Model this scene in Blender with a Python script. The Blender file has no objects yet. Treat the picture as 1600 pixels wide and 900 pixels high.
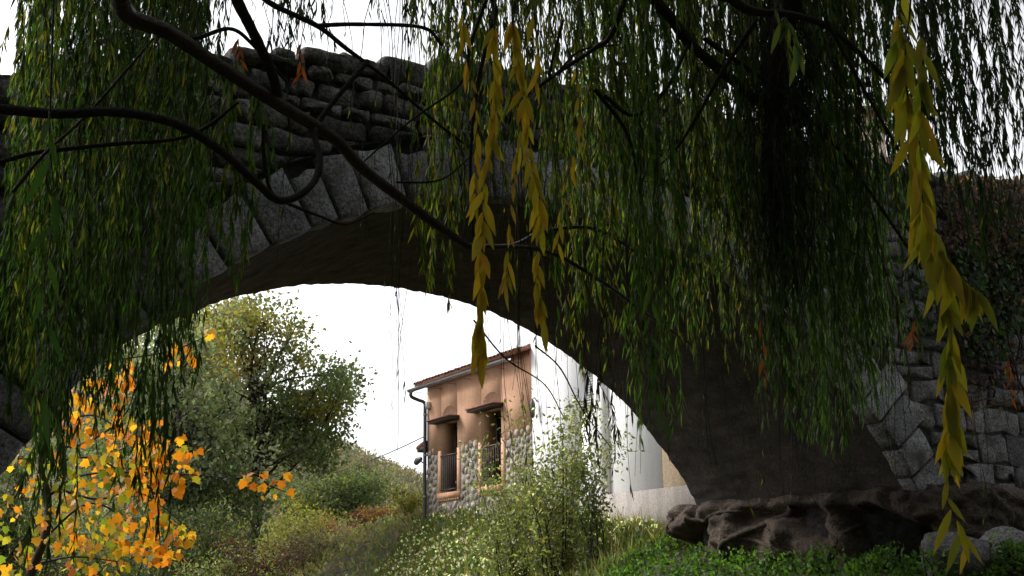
import bpy, math, random
import numpy as np
from mathutils import Matrix, Vector, noise as mnoise
rng = np.random.default_rng(7)
random.seed(7)
C = bpy.context.scene.collection
A = np.array

# ------------------------------------------------------------------ camera, sky, sun
FPX, PITCH, ROLL = 1800.0, 0.2432, 0.0138
cp, sp = math.cos(PITCH), math.sin(PITCH)
FW = A([0, cp, sp]); U0 = A([0, -sp, cp]); R0 = A([1., 0, 0])
RT = math.cos(ROLL)*R0 - math.sin(ROLL)*U0
UP = math.sin(ROLL)*R0 + math.cos(ROLL)*U0
cam = bpy.data.cameras.new('camera'); camo = bpy.data.objects.new('camera', cam); C.objects.link(camo)
cam.sensor_width = 36; cam.lens = FPX/1600*36; cam.clip_start = 0.05; cam.clip_end = 2000
m4 = Matrix.Identity(4)
for i in range(3):
    m4[i][0] = RT[i]; m4[i][1] = UP[i]; m4[i][2] = -FW[i]
camo.matrix_world = m4
bpy.context.scene.camera = camo
cam.dof.use_dof = False

SUN_AZ = A([-0.93, 0.36]); SUN_AZ = SUN_AZ/np.linalg.norm(SUN_AZ); SUN_EL = math.radians(42)
w = bpy.data.worlds.new('World'); bpy.context.scene.world = w; w.use_nodes = True
wt = w.node_tree; wn = wt.nodes
bg = wn['Background']
sky = wn.new('ShaderNodeTexSky'); sky.sky_type = 'NISHITA'; sky.sun_disc = False
sky.sun_elevation = SUN_EL; sky.sun_rotation = math.atan2(SUN_AZ[0], SUN_AZ[1])
sky.air_density = 1.0; sky.dust_density = 4.0; sky.altitude = 600
hs = wn.new('ShaderNodeHueSaturation'); hs.inputs['Saturation'].default_value = 0.10
tcw = wn.new('ShaderNodeTexCoord'); mpw = wn.new('ShaderNodeMapping'); mpw.inputs['Scale'].default_value = (1, 1, 3)
nw = wn.new('ShaderNodeTexNoise'); nw.inputs['Scale'].default_value = 2.2; nw.inputs['Detail'].default_value = 6
mr = wn.new('ShaderNodeMapRange'); mr.inputs['From Min'].default_value = .3; mr.inputs['From Max'].default_value = .7
mr.inputs['To Min'].default_value = 0.86; mr.inputs['To Max'].default_value = 1.1
mx = wn.new('ShaderNodeMix'); mx.data_type = 'RGBA'; mx.blend_type = 'MULTIPLY'; mx.inputs[0].default_value = 1
wt.links.new(sky.outputs[0], hs.inputs['Color'])
wt.links.new(tcw.outputs['Generated'], mpw.inputs[0]); wt.links.new(mpw.outputs[0], nw.inputs['Vector'])
wt.links.new(nw.outputs[0], mr.inputs[0]); wt.links.new(hs.outputs[0], mx.inputs[6]); wt.links.new(mr.outputs[0], mx.inputs[7])
wt.links.new(mx.outputs[2], bg.inputs['Color'])
bg.inputs['Strength'].default_value = 0.15
sl = bpy.data.lights.new('sun', 'SUN'); sl.energy = 1.5; sl.angle = math.radians(18); sl.color = (1, .96, .9)
so = bpy.data.objects.new('sun', sl); C.objects.link(so)
so.rotation_euler = Vector((-SUN_AZ[0]*math.cos(SUN_EL), -SUN_AZ[1]*math.cos(SUN_EL), -math.sin(SUN_EL))).to_track_quat('-Z', 'Y').to_euler()
vs = bpy.context.scene.view_settings
vs.view_transform = 'Standard'; vs.look = 'None'; vs.gamma = 1; vs.use_curve_mapping = False
vs.exposure = 1.08

# ------------------------------------------------------------------ helpers
def ray(x, y): return FW + RT*(x-800)/FPX - UP*(y-450)/FPX
def at(x, y, dep): return ray(x, y)*dep
BY = 0.5434
DV = A([-math.sin(BY), math.cos(BY), 0]); EV = A([math.cos(BY), math.sin(BY), 0]); ZV = A([0, 0, 1.])
def B(s, d, h): return s*EV + d*DV + h*ZV
def sd(p): return p @ EV, p @ DV
def on_d(x, y, d):
    r = ray(x, y); P = r*(d/(r @ DV)); return P @ EV, P[2]
def sstep(a, b, x):
    t = np.clip((x-a)/(b-a), 0, 1); return t*t*(3-2*t)
def nz(p, s=1.0): return mnoise.noise(Vector((p[0]*s, p[1]*s, p[2]*s)))
def unit(v):
    v = np.asarray(v, float); return v/np.maximum(np.linalg.norm(v, axis=-1, keepdims=True), 1e-9)

def tag(o, label=None, cat=None, group=None, kind=None):
    if label: o['label'] = label
    if cat: o['category'] = cat
    if group: o['group'] = group
    if kind: o['kind'] = kind
    return o
def empty(name, loc, label=None, cat=None, group=None):
    o = bpy.data.objects.new(name, None); o.location = loc; C.objects.link(o); o.empty_display_size = .2
    return tag(o, label, cat, group)
def make_mesh(name, V, F, cols=None, smooth=False):
    me = bpy.data.meshes.new(name)
    V = np.asarray(V, np.float32)
    if isinstance(F, np.ndarray) and F.ndim == 2:
        n, k = F.shape
        me.vertices.add(len(V)); me.vertices.foreach_set('co', V.ravel())
        me.loops.add(n*k); me.loops.foreach_set('vertex_index', F.astype(np.int32).ravel())
        me.polygons.add(n)
        me.polygons.foreach_set('loop_start', np.arange(0, n*k, k, dtype=np.int32))
        me.polygons.foreach_set('loop_total', np.full(n, k, np.int32))
        me.update(calc_edges=True)
    else:
        me.from_pydata([tuple(map(float, v)) for v in V], [], [tuple(map(int, f)) for f in F]); me.update()
    if smooth: me.polygons.foreach_set('use_smooth', np.ones(len(me.polygons), bool))
    if cols is not None:
        a = me.color_attributes.new('col', 'FLOAT_COLOR', 'POINT')
        c4 = np.ones((len(V), 4), np.float32); c4[:, :3] = cols
        a.data.foreach_set('color', c4.ravel())
    return me
def put(name, V, F, mat, parent=None, cols=None, smooth=False, origin=None):
    """one mesh object; V in world space, its origin at the piece's own centre/base"""
    V = np.asarray(V, float)
    if origin is None: origin = A([(V[:, 0].min()+V[:, 0].max())/2, (V[:, 1].min()+V[:, 1].max())/2, V[:, 2].min()])
    me = make_mesh(name, V-origin, F, cols, smooth); me.materials.append(mat)
    o = bpy.data.objects.new(name, me); C.objects.link(o)
    loc = A(origin)
    if parent is not None:
        o.parent = parent
        p = parent
        while p is not None: loc = loc - A(p.location); p = p.parent
    o.location = loc
    return o
class MB:
    def __init__(s): s.V = []; s.F = []; s.K = []; s.n = 0
    def add(s, V, F, col=None):
        V = np.asarray(V, float).reshape(-1, 3)
        s.V.append(V); s.F.append(np.asarray(F, int)+s.n); s.n += len(V)
        if col is not None:
            c = np.asarray(col, float); s.K.append(np.broadcast_to(c, (len(V), 3)) if c.ndim == 1 else c)
        return s
    def arr(s):
        k = {f.shape[1] for f in s.F}
        if len(k) > 1:
            F = np.concatenate([f if f.shape[1] == 3 else np.concatenate([f[:, [0, 1, 2]], f[:, [0, 2, 3]]]) for f in s.F])
        else: F = np.concatenate(s.F)
        return np.concatenate(s.V), F, (np.concatenate(s.K) if s.K else None)
    def build(s, name, mat, parent=None, smooth=False, origin=None):
        V, F, K = s.arr(); return put(name, V, F, mat, parent, K, smooth, origin)
def box_vf(fr, a, b):
    """box between corners a,b in frame function fr(u,v,w)"""
    V = [fr(x, y, z) for z in (a[2], b[2]) for y in (a[1], b[1]) for x in (a[0], b[0])]
    F = A([[0, 2, 3, 1], [4, 5, 7, 6], [0, 1, 5, 4], [2, 6, 7, 3], [0, 4, 6, 2], [1, 3, 7, 5]])
    return A(V), F
def tube_vf(P, R, sides=6, cap=True):
    P = np.asarray(P, float); n = len(P); R = np.broadcast_to(np.asarray(R, float), (n,))
    T = np.gradient(P, axis=0); T = unit(T)
    ref = A([0, 0, 1.]) if abs(T[0][2]) < .9 else A([1., 0, 0])
    N = np.zeros_like(P); v = unit(np.cross(T[0], ref))
    for i in range(n):
        v = unit(v - T[i]*(v @ T[i])); N[i] = v
    Bn = np.cross(T, N)
    a = np.arange(sides)*2*math.pi/sides
    V = (P[:, None] + R[:, None, None]*(np.cos(a)[None, :, None]*N[:, None] + np.sin(a)[None, :, None]*Bn[:, None])).reshape(-1, 3)
    i = np.arange(n-1)[:, None]*sides; j = np.arange(sides)[None]; k = (j+1) % sides
    F = np.stack([i+j, i+k, i+sides+k, i+sides+j], -1).reshape(-1, 4)
    return V, F
def smooth_path(P, n):
    """Catmull-Rom through P, n samples"""
    P = np.asarray(P, float); P = np.vstack([2*P[0]-P[1], P, 2*P[-1]-P[-2]])
    m = len(P)-3; t = np.linspace(0, m-1e-6, n); i = t.astype(int); u = (t-i)[:, None]
    p0, p1, p2, p3 = P[i], P[i+1], P[i+2], P[i+3]
    return .5*((2*p1)+(-p0+p2)*u+(2*p0-5*p1+4*p2-p3)*u**2+(-p0+3*p1-3*p2+p3)*u**3)
def leaf_dia(P, D, L, W, N=None):
    """folded diamond leaves: P base points, D directions, L lengths, W widths -> V,F (2 tris each)"""
    n = len(P); D = unit(D)
    if N is None: N = rng.normal(size=(n, 3))
    S = unit(np.cross(D, N)); N = np.cross(S, D)
    L = np.broadcast_to(L, (n,))[:, None]; W = np.broadcast_to(W, (n,))[:, None]
    mid = P + D*L*.42
    V = np.stack([P, mid+S*W*.5+N*W*.12, P+D*L, mid-S*W*.5+N*W*.12], 1).reshape(-1, 3)
    b = np.arange(n)[:, None]*4
    F = np.concatenate([b+A([[0, 1, 2]]), b+A([[0, 2, 3]])], 0)
    return V, F
def leaf_lance(P, D, L, W, N=None, bend=.25):
    """long willow leaves with a curved blade: 10 verts, 12 tris each"""
    n = len(P); D = unit(D)
    if N is None: N = rng.normal(size=(n, 3))
    S = unit(np.cross(D, N)); N = np.cross(S, D)
    L = np.broadcast_to(L, (n,))[:, None]; W = np.broadcast_to(W, (n,))[:, None]
    ts = [.0, .22, .48, .75, 1.]; ws = [.12, .8, 1., .6, .03]
    b_ = (rng.uniform(-1, 1, n)*bend)[:, None]
    tw = rng.uniform(-.5, .5, n)[:, None]
    Vs = []
    for t, w_ in zip(ts, ws):
        c = P + D*L*t + N*L*b_*t*t*.6 + S*L*.12*tw*t*t
        s2 = S + N*tw*t*1.2
        Vs += [c+s2*W*.5*w_+N*W*.1*w_, c, c-s2*W*.5*w_+N*W*.1*w_]
    V = np.stack(Vs, 1).reshape(-1, 3); k = len(Vs)
    f = []
    for q in range(4):
        o = q*3
        f += [[o, o+1, o+4], [o, o+4, o+3], [o+1, o+2, o+5], [o+1, o+5, o+4]]
    F = (np.arange(n)[:, None, None]*k + A(f)[None]).reshape(-1, 3)
    return V, F, k
def rep(c, k): return np.repeat(c, k, axis=0)
def jitcol(base, n, v=.25, h=.15):
    base = A(base, float)
    c = np.broadcast_to(base, (n, 3)) if base.ndim == 1 else base
    return np.clip(c*rng.uniform(1-v, 1+v, (n, 1))*rng.uniform(1-h, 1+h, (n, 3)), 0, .9)

# ------------------------------------------------------------------ materials
def nodes(name):
    m = bpy.data.materials.new(name); m.use_nodes = True
    t = m.node_tree; return m, t, t.nodes['Principled BSDF'], t.nodes['Material Output']
def mat_rock(name, c1, c2, scale=3., rough=.9, bump=.6, fine=40., objvar=.35, stain=None, bdist=.02, speck=(.55, 1.35)):
    m, t, p, o = nodes(name); n = t.nodes; L = t.links.new
    tc = n.new('ShaderNodeTexCoord'); geo = n.new('ShaderNodeNewGeometry')
    a = n.new('ShaderNodeTexNoise'); a.inputs['Scale'].default_value = scale; a.inputs['Detail'].default_value = 8; a.inputs['Roughness'].default_value = .65
    b = n.new('ShaderNodeTexNoise'); b.inputs['Scale'].default_value = fine; b.inputs['Detail'].default_value = 5; b.inputs['Roughness'].default_value = .7
    L(geo.outputs['Position'], a.inputs['Vector']); L(geo.outputs['Position'], b.inputs['Vector'])
    r = n.new('ShaderNodeValToRGB'); r.color_ramp.elements[0].position = .32; r.color_ramp.elements[1].position = .7
    r.color_ramp.elements[0].color = (*c1, 1); r.color_ramp.elements[1].color = (*c2, 1)
    L(a.outputs[0], r.inputs[0])
    mul = n.new('ShaderNodeMix'); mul.data_type = 'RGBA'; mul.blend_type = 'MULTIPLY'; mul.inputs[0].default_value = 1
    r2 = n.new('ShaderNodeMapRange'); r2.inputs['From Min'].default_value = .3; r2.inputs['From Max'].default_value = .7
    r2.inputs['To Min'].default_value = speck[0]; r2.inputs['To Max'].default_value = speck[1]
    L(b.outputs[0], r2.inputs[0]); L(r.outputs[0], mul.inputs[6]); L(r2.outputs[0], mul.inputs[7])
    oi = n.new('ShaderNodeObjectInfo'); r3 = n.new('ShaderNodeMapRange'); r3.inputs['To Min'].default_value = 1-objvar; r3.inputs['To Max'].default_value = 1+objvar
    L(oi.outputs['Random'], r3.inputs[0])
    mul2 = n.new('ShaderNodeMix'); mul2.data_type = 'RGBA'; mul2.blend_type = 'MULTIPLY'; mul2.inputs[0].default_value = 1
    L(mul.outputs[2], mul2.inputs[6]); L(r3.outputs[0], mul2.inputs[7])
    last = mul2.outputs[2]
    if stain:
        s = n.new('ShaderNodeTexNoise'); s.inputs['Scale'].default_value = stain[1]; s.inputs['Detail'].default_value = 6
        L(geo.outputs['Position'], s.inputs['Vector'])
        sr = n.new('ShaderNodeMapRange'); sr.inputs['From Min'].default_value = stain[2]; sr.inputs['From Max'].default_value = stain[2]+.12
        L(s.outputs[0], sr.inputs[0])
        mm = n.new('ShaderNodeMix'); mm.data_type = 'RGBA'; L(sr.outputs[0], mm.inputs[0]); L(last, mm.inputs[6]); mm.inputs[7].default_value = (*stain[0], 1)
        last = mm.outputs[2]
    L(last, p.inputs['Base Color']); p.inputs['Roughness'].default_value = rough
    p.inputs['Specular IOR Level'].default_value = .3
    ad = n.new('ShaderNodeMath'); ad.operation = 'ADD'; L(a.outputs[0], ad.inputs[0]); L(b.outputs[0], ad.inputs[1])
    bp = n.new('ShaderNodeBump'); bp.inputs['Strength'].default_value = bump; bp.inputs['Distance'].default_value = bdist
    L(ad.outputs[0], bp.inputs['Height']); L(bp.outputs[0], p.inputs['Normal'])
    return m
def mat_leaf(name, trans=.45, rough=.5):
    m, t, p, o = nodes(name); n = t.nodes; L = t.links.new
    at_ = n.new('ShaderNodeAttribute'); at_.attribute_name = 'col'
    L(at_.outputs['Color'], p.inputs['Base Color']); p.inputs['Roughness'].default_value = rough; p.inputs['Specular IOR Level'].default_value = .3
    tr = n.new('ShaderNodeBsdfTranslucent'); g = n.new('ShaderNodeMix'); g.data_type = 'RGBA'; g.blend_type = 'MULTIPLY'; g.inputs[0].default_value = 1
    g.inputs[7].default_value = (1.5, 1.6, .8, 1); L(at_.outputs['Color'], g.inputs[6]); L(g.outputs[2], tr.inputs[0])
    ms = n.new('ShaderNodeMixShader'); ms.inputs[0].default_value = trans
    L(p.outputs[0], ms.inputs[1]); L(tr.outputs[0], ms.inputs[2]); L(ms.outputs[0], o.inputs[0])
    return m
def mat_plain(name, c, rough=.6, metal=0, var=.2, scale=8., bump=.15):
    m, t, p, o = nodes(name); n = t.nodes; L = t.links.new
    geo = n.new('ShaderNodeNewGeometry'); a = n.new('ShaderNodeTexNoise'); a.inputs['Scale'].default_value = scale; a.inputs['Detail'].default_value = 6
    L(geo.outputs['Position'], a.inputs['Vector'])
    r = n.new('ShaderNodeMapRange'); r.inputs['From Min'].default_value = .3; r.inputs['From Max'].default_value = .7
    r.inputs['To Min'].default_value = 1-var; r.inputs['To Max'].default_value = 1+var; L(a.outputs[0], r.inputs[0])
    mul = n.new('ShaderNodeMix'); mul.data_type = 'RGBA'; mul.blend_type = 'MULTIPLY'; mul.inputs[0].default_value = 1
    mul.inputs[6].default_value = (*c, 1); L(r.outputs[0], mul.inputs[7]); L(mul.outputs[2], p.inputs['Base Color'])
    p.inputs['Roughness'].default_value = rough; p.inputs['Metallic'].default_value = metal
    bp = n.new('ShaderNodeBump'); bp.inputs['Strength'].default_value = bump; bp.inputs['Distance'].default_value = .01
    L(a.outputs[0], bp.inputs['Height']); L(bp.outputs[0], p.inputs['Normal'])
    return m
def mat_stucco(name, c, c2, vs_=1.2, var=.18):
    """wall paint with soft patches, vertical run-off streaks and a grainy surface"""
    m, t, p, o = nodes(name); n = t.nodes; L = t.links.new
    geo = n.new('ShaderNodeNewGeometry')
    mp = n.new('ShaderNodeMapping'); mp.inputs['Scale'].default_value = (3.2, 3.2, .5)
    L(geo.outputs['Position'], mp.inputs[0])
    a = n.new('ShaderNodeTexNoise'); a.inputs['Scale'].default_value = vs_; a.inputs['Detail'].default_value = 8; a.inputs['Roughness'].default_value = .7
    L(mp.outputs[0], a.inputs['Vector'])
    b = n.new('ShaderNodeTexNoise'); b.inputs['Scale'].default_value = 25; b.inputs['Detail'].default_value = 6
    L(geo.outputs['Position'], b.inputs['Vector'])
    r = n.new('ShaderNodeValToRGB'); r.color_ramp.elements[0].position = .35; r.color_ramp.elements[1].position = .62
    r.color_ramp.elements[0].color = (*c2, 1); r.color_ramp.elements[1].color = (*c, 1); L(a.outputs[0], r.inputs[0])
    r2 = n.new('ShaderNodeMapRange'); r2.inputs['From Min'].default_value = .3; r2.inputs['From Max'].default_value = .7
    r2.inputs['To Min'].default_value = 1-var; r2.inputs['To Max'].default_value = 1+var*.6; L(b.outputs[0], r2.inputs[0])
    mul = n.new('ShaderNodeMix'); mul.data_type = 'RGBA'; mul.blend_type = 'MULTIPLY'; mul.inputs[0].default_value = 1
    L(r.outputs[0], mul.inputs[6]); L(r2.outputs[0], mul.inputs[7]); L(mul.outputs[2], p.inputs['Base Color']); p.inputs['Roughness'].default_value = .92
    bp = n.new('ShaderNodeBump'); bp.inputs['Strength'].default_value = .35; bp.inputs['Distance'].default_value = .01
    L(b.outputs[0], bp.inputs['Height']); L(bp.outputs[0], p.inputs['Normal'])
    return m
M = {}
M['granite'] = mat_rock('granite_block', (.05, .046, .047), (.17, .162, .168), 5, bump=1., fine=32, objvar=.5, speck=(.1, 2.5), bdist=.035, stain=((.05, .055, .03), 1.7, .6))
M['voussoir'] = mat_rock('granite_voussoir', (.09, .087, .092), (.25, .247, .262), 4, bump=1., fine=34, objvar=.42, speck=(.15, 2.3), bdist=.035, stain=((.06, .06, .045), 1.6, .6))
M['rubble'] = mat_rock('dark_rubble', (.035, .031, .03), (.125, .115, .112), 6, bump=1., fine=30, objvar=.6, speck=(.1, 2.5), bdist=.035, stain=((.04, .048, .022), 1.9, .58))
M['mortar'] = mat_rock('old_mortar', (.018, .016, .015), (.085, .08, .075), 7, bump=1, fine=26, objvar=0, bdist=.06)
M['vault'] = mat_rock('dark_vault_stone', (.017, .013, .0105), (.055, .044, .037), 2.5, bump=1, fine=24, objvar=.1, speck=(.4, 1.6))
M['earthrock'] = mat_rock('brown_earthy_rock', (.035, .026, .02), (.125, .092, .07), 2.6, bump=1, fine=26, objvar=.2, bdist=.07, speck=(.3, 1.7))
M['ground'] = mat_rock('soil', (.045, .04, .025), (.12, .10, .06), .8, bump=.8, fine=9, objvar=0, stain=((.05, .075, .02), .5, .5), bdist=.04)
M['leaf'] = mat_leaf('leaf', .55); M['mapleleaf'] = mat_leaf('maple_leaf', .55)
M['bark'] = mat_rock('bark', (.018, .013, .010), (.06, .045, .035), 14, bump=1, fine=60, objvar=.15, rough=.75)
M['bark_brown'] = mat_rock('wet_brown_bark', (.022, .014, .009), (.085, .055, .036), 10, bump=.8, fine=70, objvar=.1, rough=.3)
M['orange'] = mat_stucco('orange_stucco', (.62, .365, .235), (.54, .30, .185))
M['orange_trim'] = mat_stucco('orange_trim', (.62, .35, .21), (.54, .29, .165))
M['white'] = mat_stucco('whitewash', (.83, .83, .84), (.74, .73, .72), 1.0, .06)
M['concrete'] = mat_stucco('grey_concrete', (.34, .30, .27), (.22, .195, .175), .9, .25)
M['tan'] = mat_stucco('bare_tan_render', (.38, .29, .19), (.30, .22, .14), 2, .3)
M['fieldstone'] = mat_rock('field_stone', (.24, .205, .17), (.40, .355, .305), 5, bump=.8, fine=30, objvar=.4)
M['stonemortar'] = mat_rock('field_stone_mortar', (.19, .165, .14), (.31, .275, .235), 6, bump=.8, fine=25, objvar=0)
M['tile'] = mat_rock('clay_tile', (.17, .075, .05), (.33, .15, .10), 6, bump=.4, fine=40, objvar=.4)
M['zinc'] = mat_plain('zinc_gutter', (.30, .31, .33), .45, .6)
M['darkpipe'] = mat_plain('dark_pipe', (.06, .06, .068), .5, .3)
M['wood'] = mat_plain('dark_wood', (.055, .035, .022), .7, 0, .35, 20)
M['iron'] = mat_plain('rusty_iron', (.06, .035, .026), .6, .5)
M['greypaint'] = mat_plain('grey_shutter_paint', (.34, .35, .36), .6)
M['pot'] = mat_plain('white_pot', (.65, .65, .63), .5)
mg, tg, pg, og = nodes('dark_window_glass'); pg.inputs['Base Color'].default_value = (.02, .022, .025, 1); pg.inputs['Roughness'].default_value = .12; M['glass'] = mg

# ------------------------------------------------------------------ ground
def hill_h(x, y):
    return 19*np.exp(-.5*((x+46)/27)**2-.5*((y-108)/30)**2) + 13*np.exp(-.5*((x+100)/50)**2-.5*((y-150)/60)**2) + 9*np.exp(-.5*((x-70)/34)**2-.5*((y-95)/45)**2)
def ground_h(x, y):
    x = np.asarray(x, float); y = np.asarray(y, float)
    s = x*EV[0]+y*EV[1]; d = x*DV[0]+y*DV[1]
    T = np.interp(d, [-20, 0, 9, 13, 20, 30, 33, 41, 80, 200], [-.6, -.4, -.3, -.3, -.1, 1.15, .9, -.7, -1.3, -.5])
    s1 = np.interp(d, [0, 15.5, 21, 30], [12.2, 12.3, 15.0, 16.6])
    z = -1.7+(T+1.7)*sstep(s1-3.4, s1, s)
    z = z + 1.5*sstep(2.5, -5, s)
    z = z + .18*np.sin(x*.7+1)*np.sin(y*.55)+.1*np.sin(x*1.9)*np.cos(y*1.6+2)
    return z + hill_h(x, y)
def warp(n, near, far):
    t = np.linspace(-1, 1, n); return np.sign(t)*(np.abs(t)*near+np.abs(t)**4*(far-near))
gx = warp(161, 45, 700); gy = 25+warp(161, 55, 800)
X, Y = np.meshgrid(gx, gy); Zg = ground_h(X, Y)
n = 161; i = np.arange(n-1)[:, None]*n+np.arange(n-1)[None]
F = np.stack([i, i+1, i+n+1, i+n], -1).reshape(-1, 4)
tag(put('ground', np.stack([X.ravel(), Y.ravel(), Zg.ravel()], 1), F, M['ground'], smooth=True, origin=A([0, 0, 0])), kind='structure')

# ------------------------------------------------------------------ bridge
SC, RA, HC, KA, DN, WD = 6.676, 6.18, -2.154, .981, 10.0, 4.278
bridge = empty('stone_bridge', B(SC, DN+WD/2, -1.7), 'old grey stone bridge with one round arch and rubble parapet', 'bridge')
TOP_S = [-4, .9, 2.6, 3.2, 4.9, 6.3, 9, 13, 15, 22]; TOP_H = [4.0, 4.2, 4.72, 4.98, 5.22, 5.36, 5.45, 5.3, 5.6, 5.5]
def top_h(s): return np.interp(s, TOP_S, TOP_H)
A0 = .53; A1 = math.pi-.22
angs = np.linspace(A0, A1, 150)
def arc(a, r=0.0): return SC+(RA+r)*np.cos(a), HC+KA*(RA+r)*np.sin(a)
RV = .06  # vault and core set back behind the arch ring
mb = MB()
sA, hA = arc(angs, RV)
sA = sA[::-1]; hA = hA[::-1]
ss = np.concatenate([[-6, -3, sA[0]-.01], sA, [sA[-1]+.01, 13.5, 16, 20, 26]])
lo = np.concatenate([[-2.2, -2.2, -2.2], hA, [-2.2]*5])
dd0, dd1 = DN+.10, DN+WD
nn = len(ss)
def col_pts(d): return [B(s, d, h) for s, h in zip(ss, lo)], [B(s, d, top_h(s)-.16) for s in ss]
fl, fh = col_pts(dd0); bl, bh = col_pts(dd1)
V = A(fl+fh+bl+bh); q = np.arange(nn-1)
F = np.concatenate([np.stack([q, q+1, nn+q+1, nn+q], 1), np.stack([2*nn+q+1, 2*nn+q, 3*nn+q, 3*nn+q+1], 1),
    np.stack([nn+q, nn+q+1, 3*nn+q+1, 3*nn+q], 1), np.stack([q+1, q, 2*nn+q, 2*nn+q+1], 1)])
put('masonry_core', V, F, M['mortar'], bridge)

def stone_vf(poly, d0, proud, bulge, back=.12):
    """irregular block: outline poly (k,2) in (s,h) on the face, chamfered and domed towards the viewer"""
    P = np.asarray(poly, float); k = len(P); c = P.mean(0)
    size = np.abs(P-c).max()
    ins = min(.022, size*.2)
    dirs = P-c; ln = np.linalg.norm(dirs, axis=1, keepdims=True)
    P1 = c+dirs*(1-ins*.45/np.maximum(ln, .02)); P2 = c+dirs*(1-ins*1.5/np.maximum(ln, .02)); P3 = c+dirs*.5
    V = [B(a, d0+back, b) for a, b in P]+[B(a, d0-proud*.35, b) for a, b in P]+[B(a, d0-proud*.85, b) for a, b in P1]
    V += [B(a, d0-proud-bulge*.35*random.uniform(.2, 1.2), b) for a, b in P2]+[B(a, d0-proud-bulge*random.uniform(.5, 1.1), b) for a, b in P3]+[B(c[0], d0-proud-bulge, c[1])]
    F = []
    for r in range(4):
        for j in range(k):
            a, b = r*k+j, r*k+(j+1) % k
            F += [[a, b, b+k], [a, b+k, a+k]]
    for j in range(k): F.append([4*k+j, 4*k+(j+1) % k, 5*k])
    return A(V), A(F)
def rect_poly(s0, s1, h0, h1, jit, rnd):
    """rounded, wobbly quad outline, 10 points"""
    w_, h_ = s1-s0, h1-h0; r = min(w_, h_)*rnd
    P = [(s0+r, h0), ((s0+s1)/2, h0), (s1-r, h0), (s1, h0+r), (s1, h1-r), (s1-r, h1), ((s0+s1)/2, h1), (s0+r, h1), (s0, h1-r), (s0, h0+r)]
    jj = min(jit, .14*min(w_, h_))
    return A([(a+random.uniform(-jj, jj), b+random.uniform(-jj, jj)) for a, b in P])
# arch ring
a = A0-.02; k = 0
while a < A1:
    wd = random.uniform(.30, .50); a2 = a+wd/RA
    dep = random.uniform(.54, .68) if a > .9 else random.uniform(.55, .85)
    g = .008/RA
    P = []
    for t in np.linspace(a+g, a2-g, 4): P.append(arc(t, random.uniform(-.015, .02)))
    P.append(arc(a2-g, dep*.5))
    for t in np.linspace(a2-g*2, a+g*2, 4): P.append(arc(t, dep+random.uniform(-.04, .03)))
    P.append(arc(a+g, dep*.5))
    V, F = stone_vf(A(P), DN+.06, random.uniform(.07, .11), random.uniform(.0, .02), .16)
    put('voussoir', V, F, M['voussoir'], bridge, smooth=True)
    a = a2
def rext(s, h): return math.hypot(s-SC, (h-HC)/KA)
# spandrel and parapet masonry in rough courses
stones = []
def course_rows(sa, sb, hgen, wlo, whi, jit, rnd, mat, hmin=-.2):
    h = hmin
    while True:
        rh = hgen(h)
        if h > 6: break
        s = sa+random.uniform(-.2, 0)
        while s < sb:
            wd_ = random.uniform(wlo, whi)*random.choice([.6, 1, 1, 1.3])
            s0, s1 = s, min(s+wd_, sb+.1); s = s1
            if s1-s0 < .1: continue
            sub = [(h, h+rh)]
            if rh > .26 and random.random() < .35: c_ = h+rh*random.uniform(.4, .6); sub = [(h, c_), (c_, h+rh)]
            for (h0, h1) in sub:
                sm, hm = (s0+s1)/2, (h0+h1)/2
                if hm > top_h(sm)-.05: continue
                if rext(sm, hm) < RA+.62: 
                    if rext(sm, h1) < RA+.66: continue
                if sm > 12 and sm < 12.8 and hm < .8: continue
                tilt = random.uniform(-.03, .03)
                P = rect_poly(s0+.018, s1-.018, h0+.016, h1-.016, jit, rnd); P[:, 1] += (P[:, 0]-sm)*tilt
                for p_ in P:
                    r_ = rext(*p_)
                    if r_ < RA+.69:
                        sc_ = (RA+.69)/max(r_, .1); p_[0] = SC+(p_[0]-SC)*sc_; p_[1] = HC+(p_[1]-HC)*sc_
                if np.ptp(P[:, 0]) < .08 or np.ptp(P[:, 1]) < .05: continue
                stones.append((P, mat, sm, hm))
        h += rh
course_rows(-1.5, 10.2, lambda h: random.uniform(.2, .34) if h < 4.15 else random.uniform(.14, .25), .24, .58, .04, .16, 'mix', .6)
course_rows(10.2, 17.2, lambda h: random.uniform(.3, .44) if h < 3.2 else random.uniform(.18, .3), .45, .85, .045, .07, 'granite', .95)
def score(st):
    P, m_, sm, hm = st; vis = 1.0 if (.8 < sm < 6.2 and hm > 3) or (sm > 11.4 and sm < 15.6) else .3
    return vis*np.ptp(P[:, 0])*np.ptp(P[:, 1])
stones.sort(key=score, reverse=True)
rest = MB()
for q, (P, mat, sm, hm) in enumerate(stones):
    proud = random.uniform(.03, .13) if sm < 10.2 else random.uniform(.015, .05)
    V, F = stone_vf(P, DN+.10, proud, random.uniform(.01, .045), .15)
    if q < 300:
        mt = M['granite'] if mat == 'granite' or hm < 4.25 or random.random() < .2 else M['rubble']
        put('stone', V, F, mt, bridge, smooth=True)
    else: rest.add(V, F)
if rest.n: tag(rest.build('small_stones', M['rubble'], bridge, smooth=True), kind='stuff')
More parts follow.
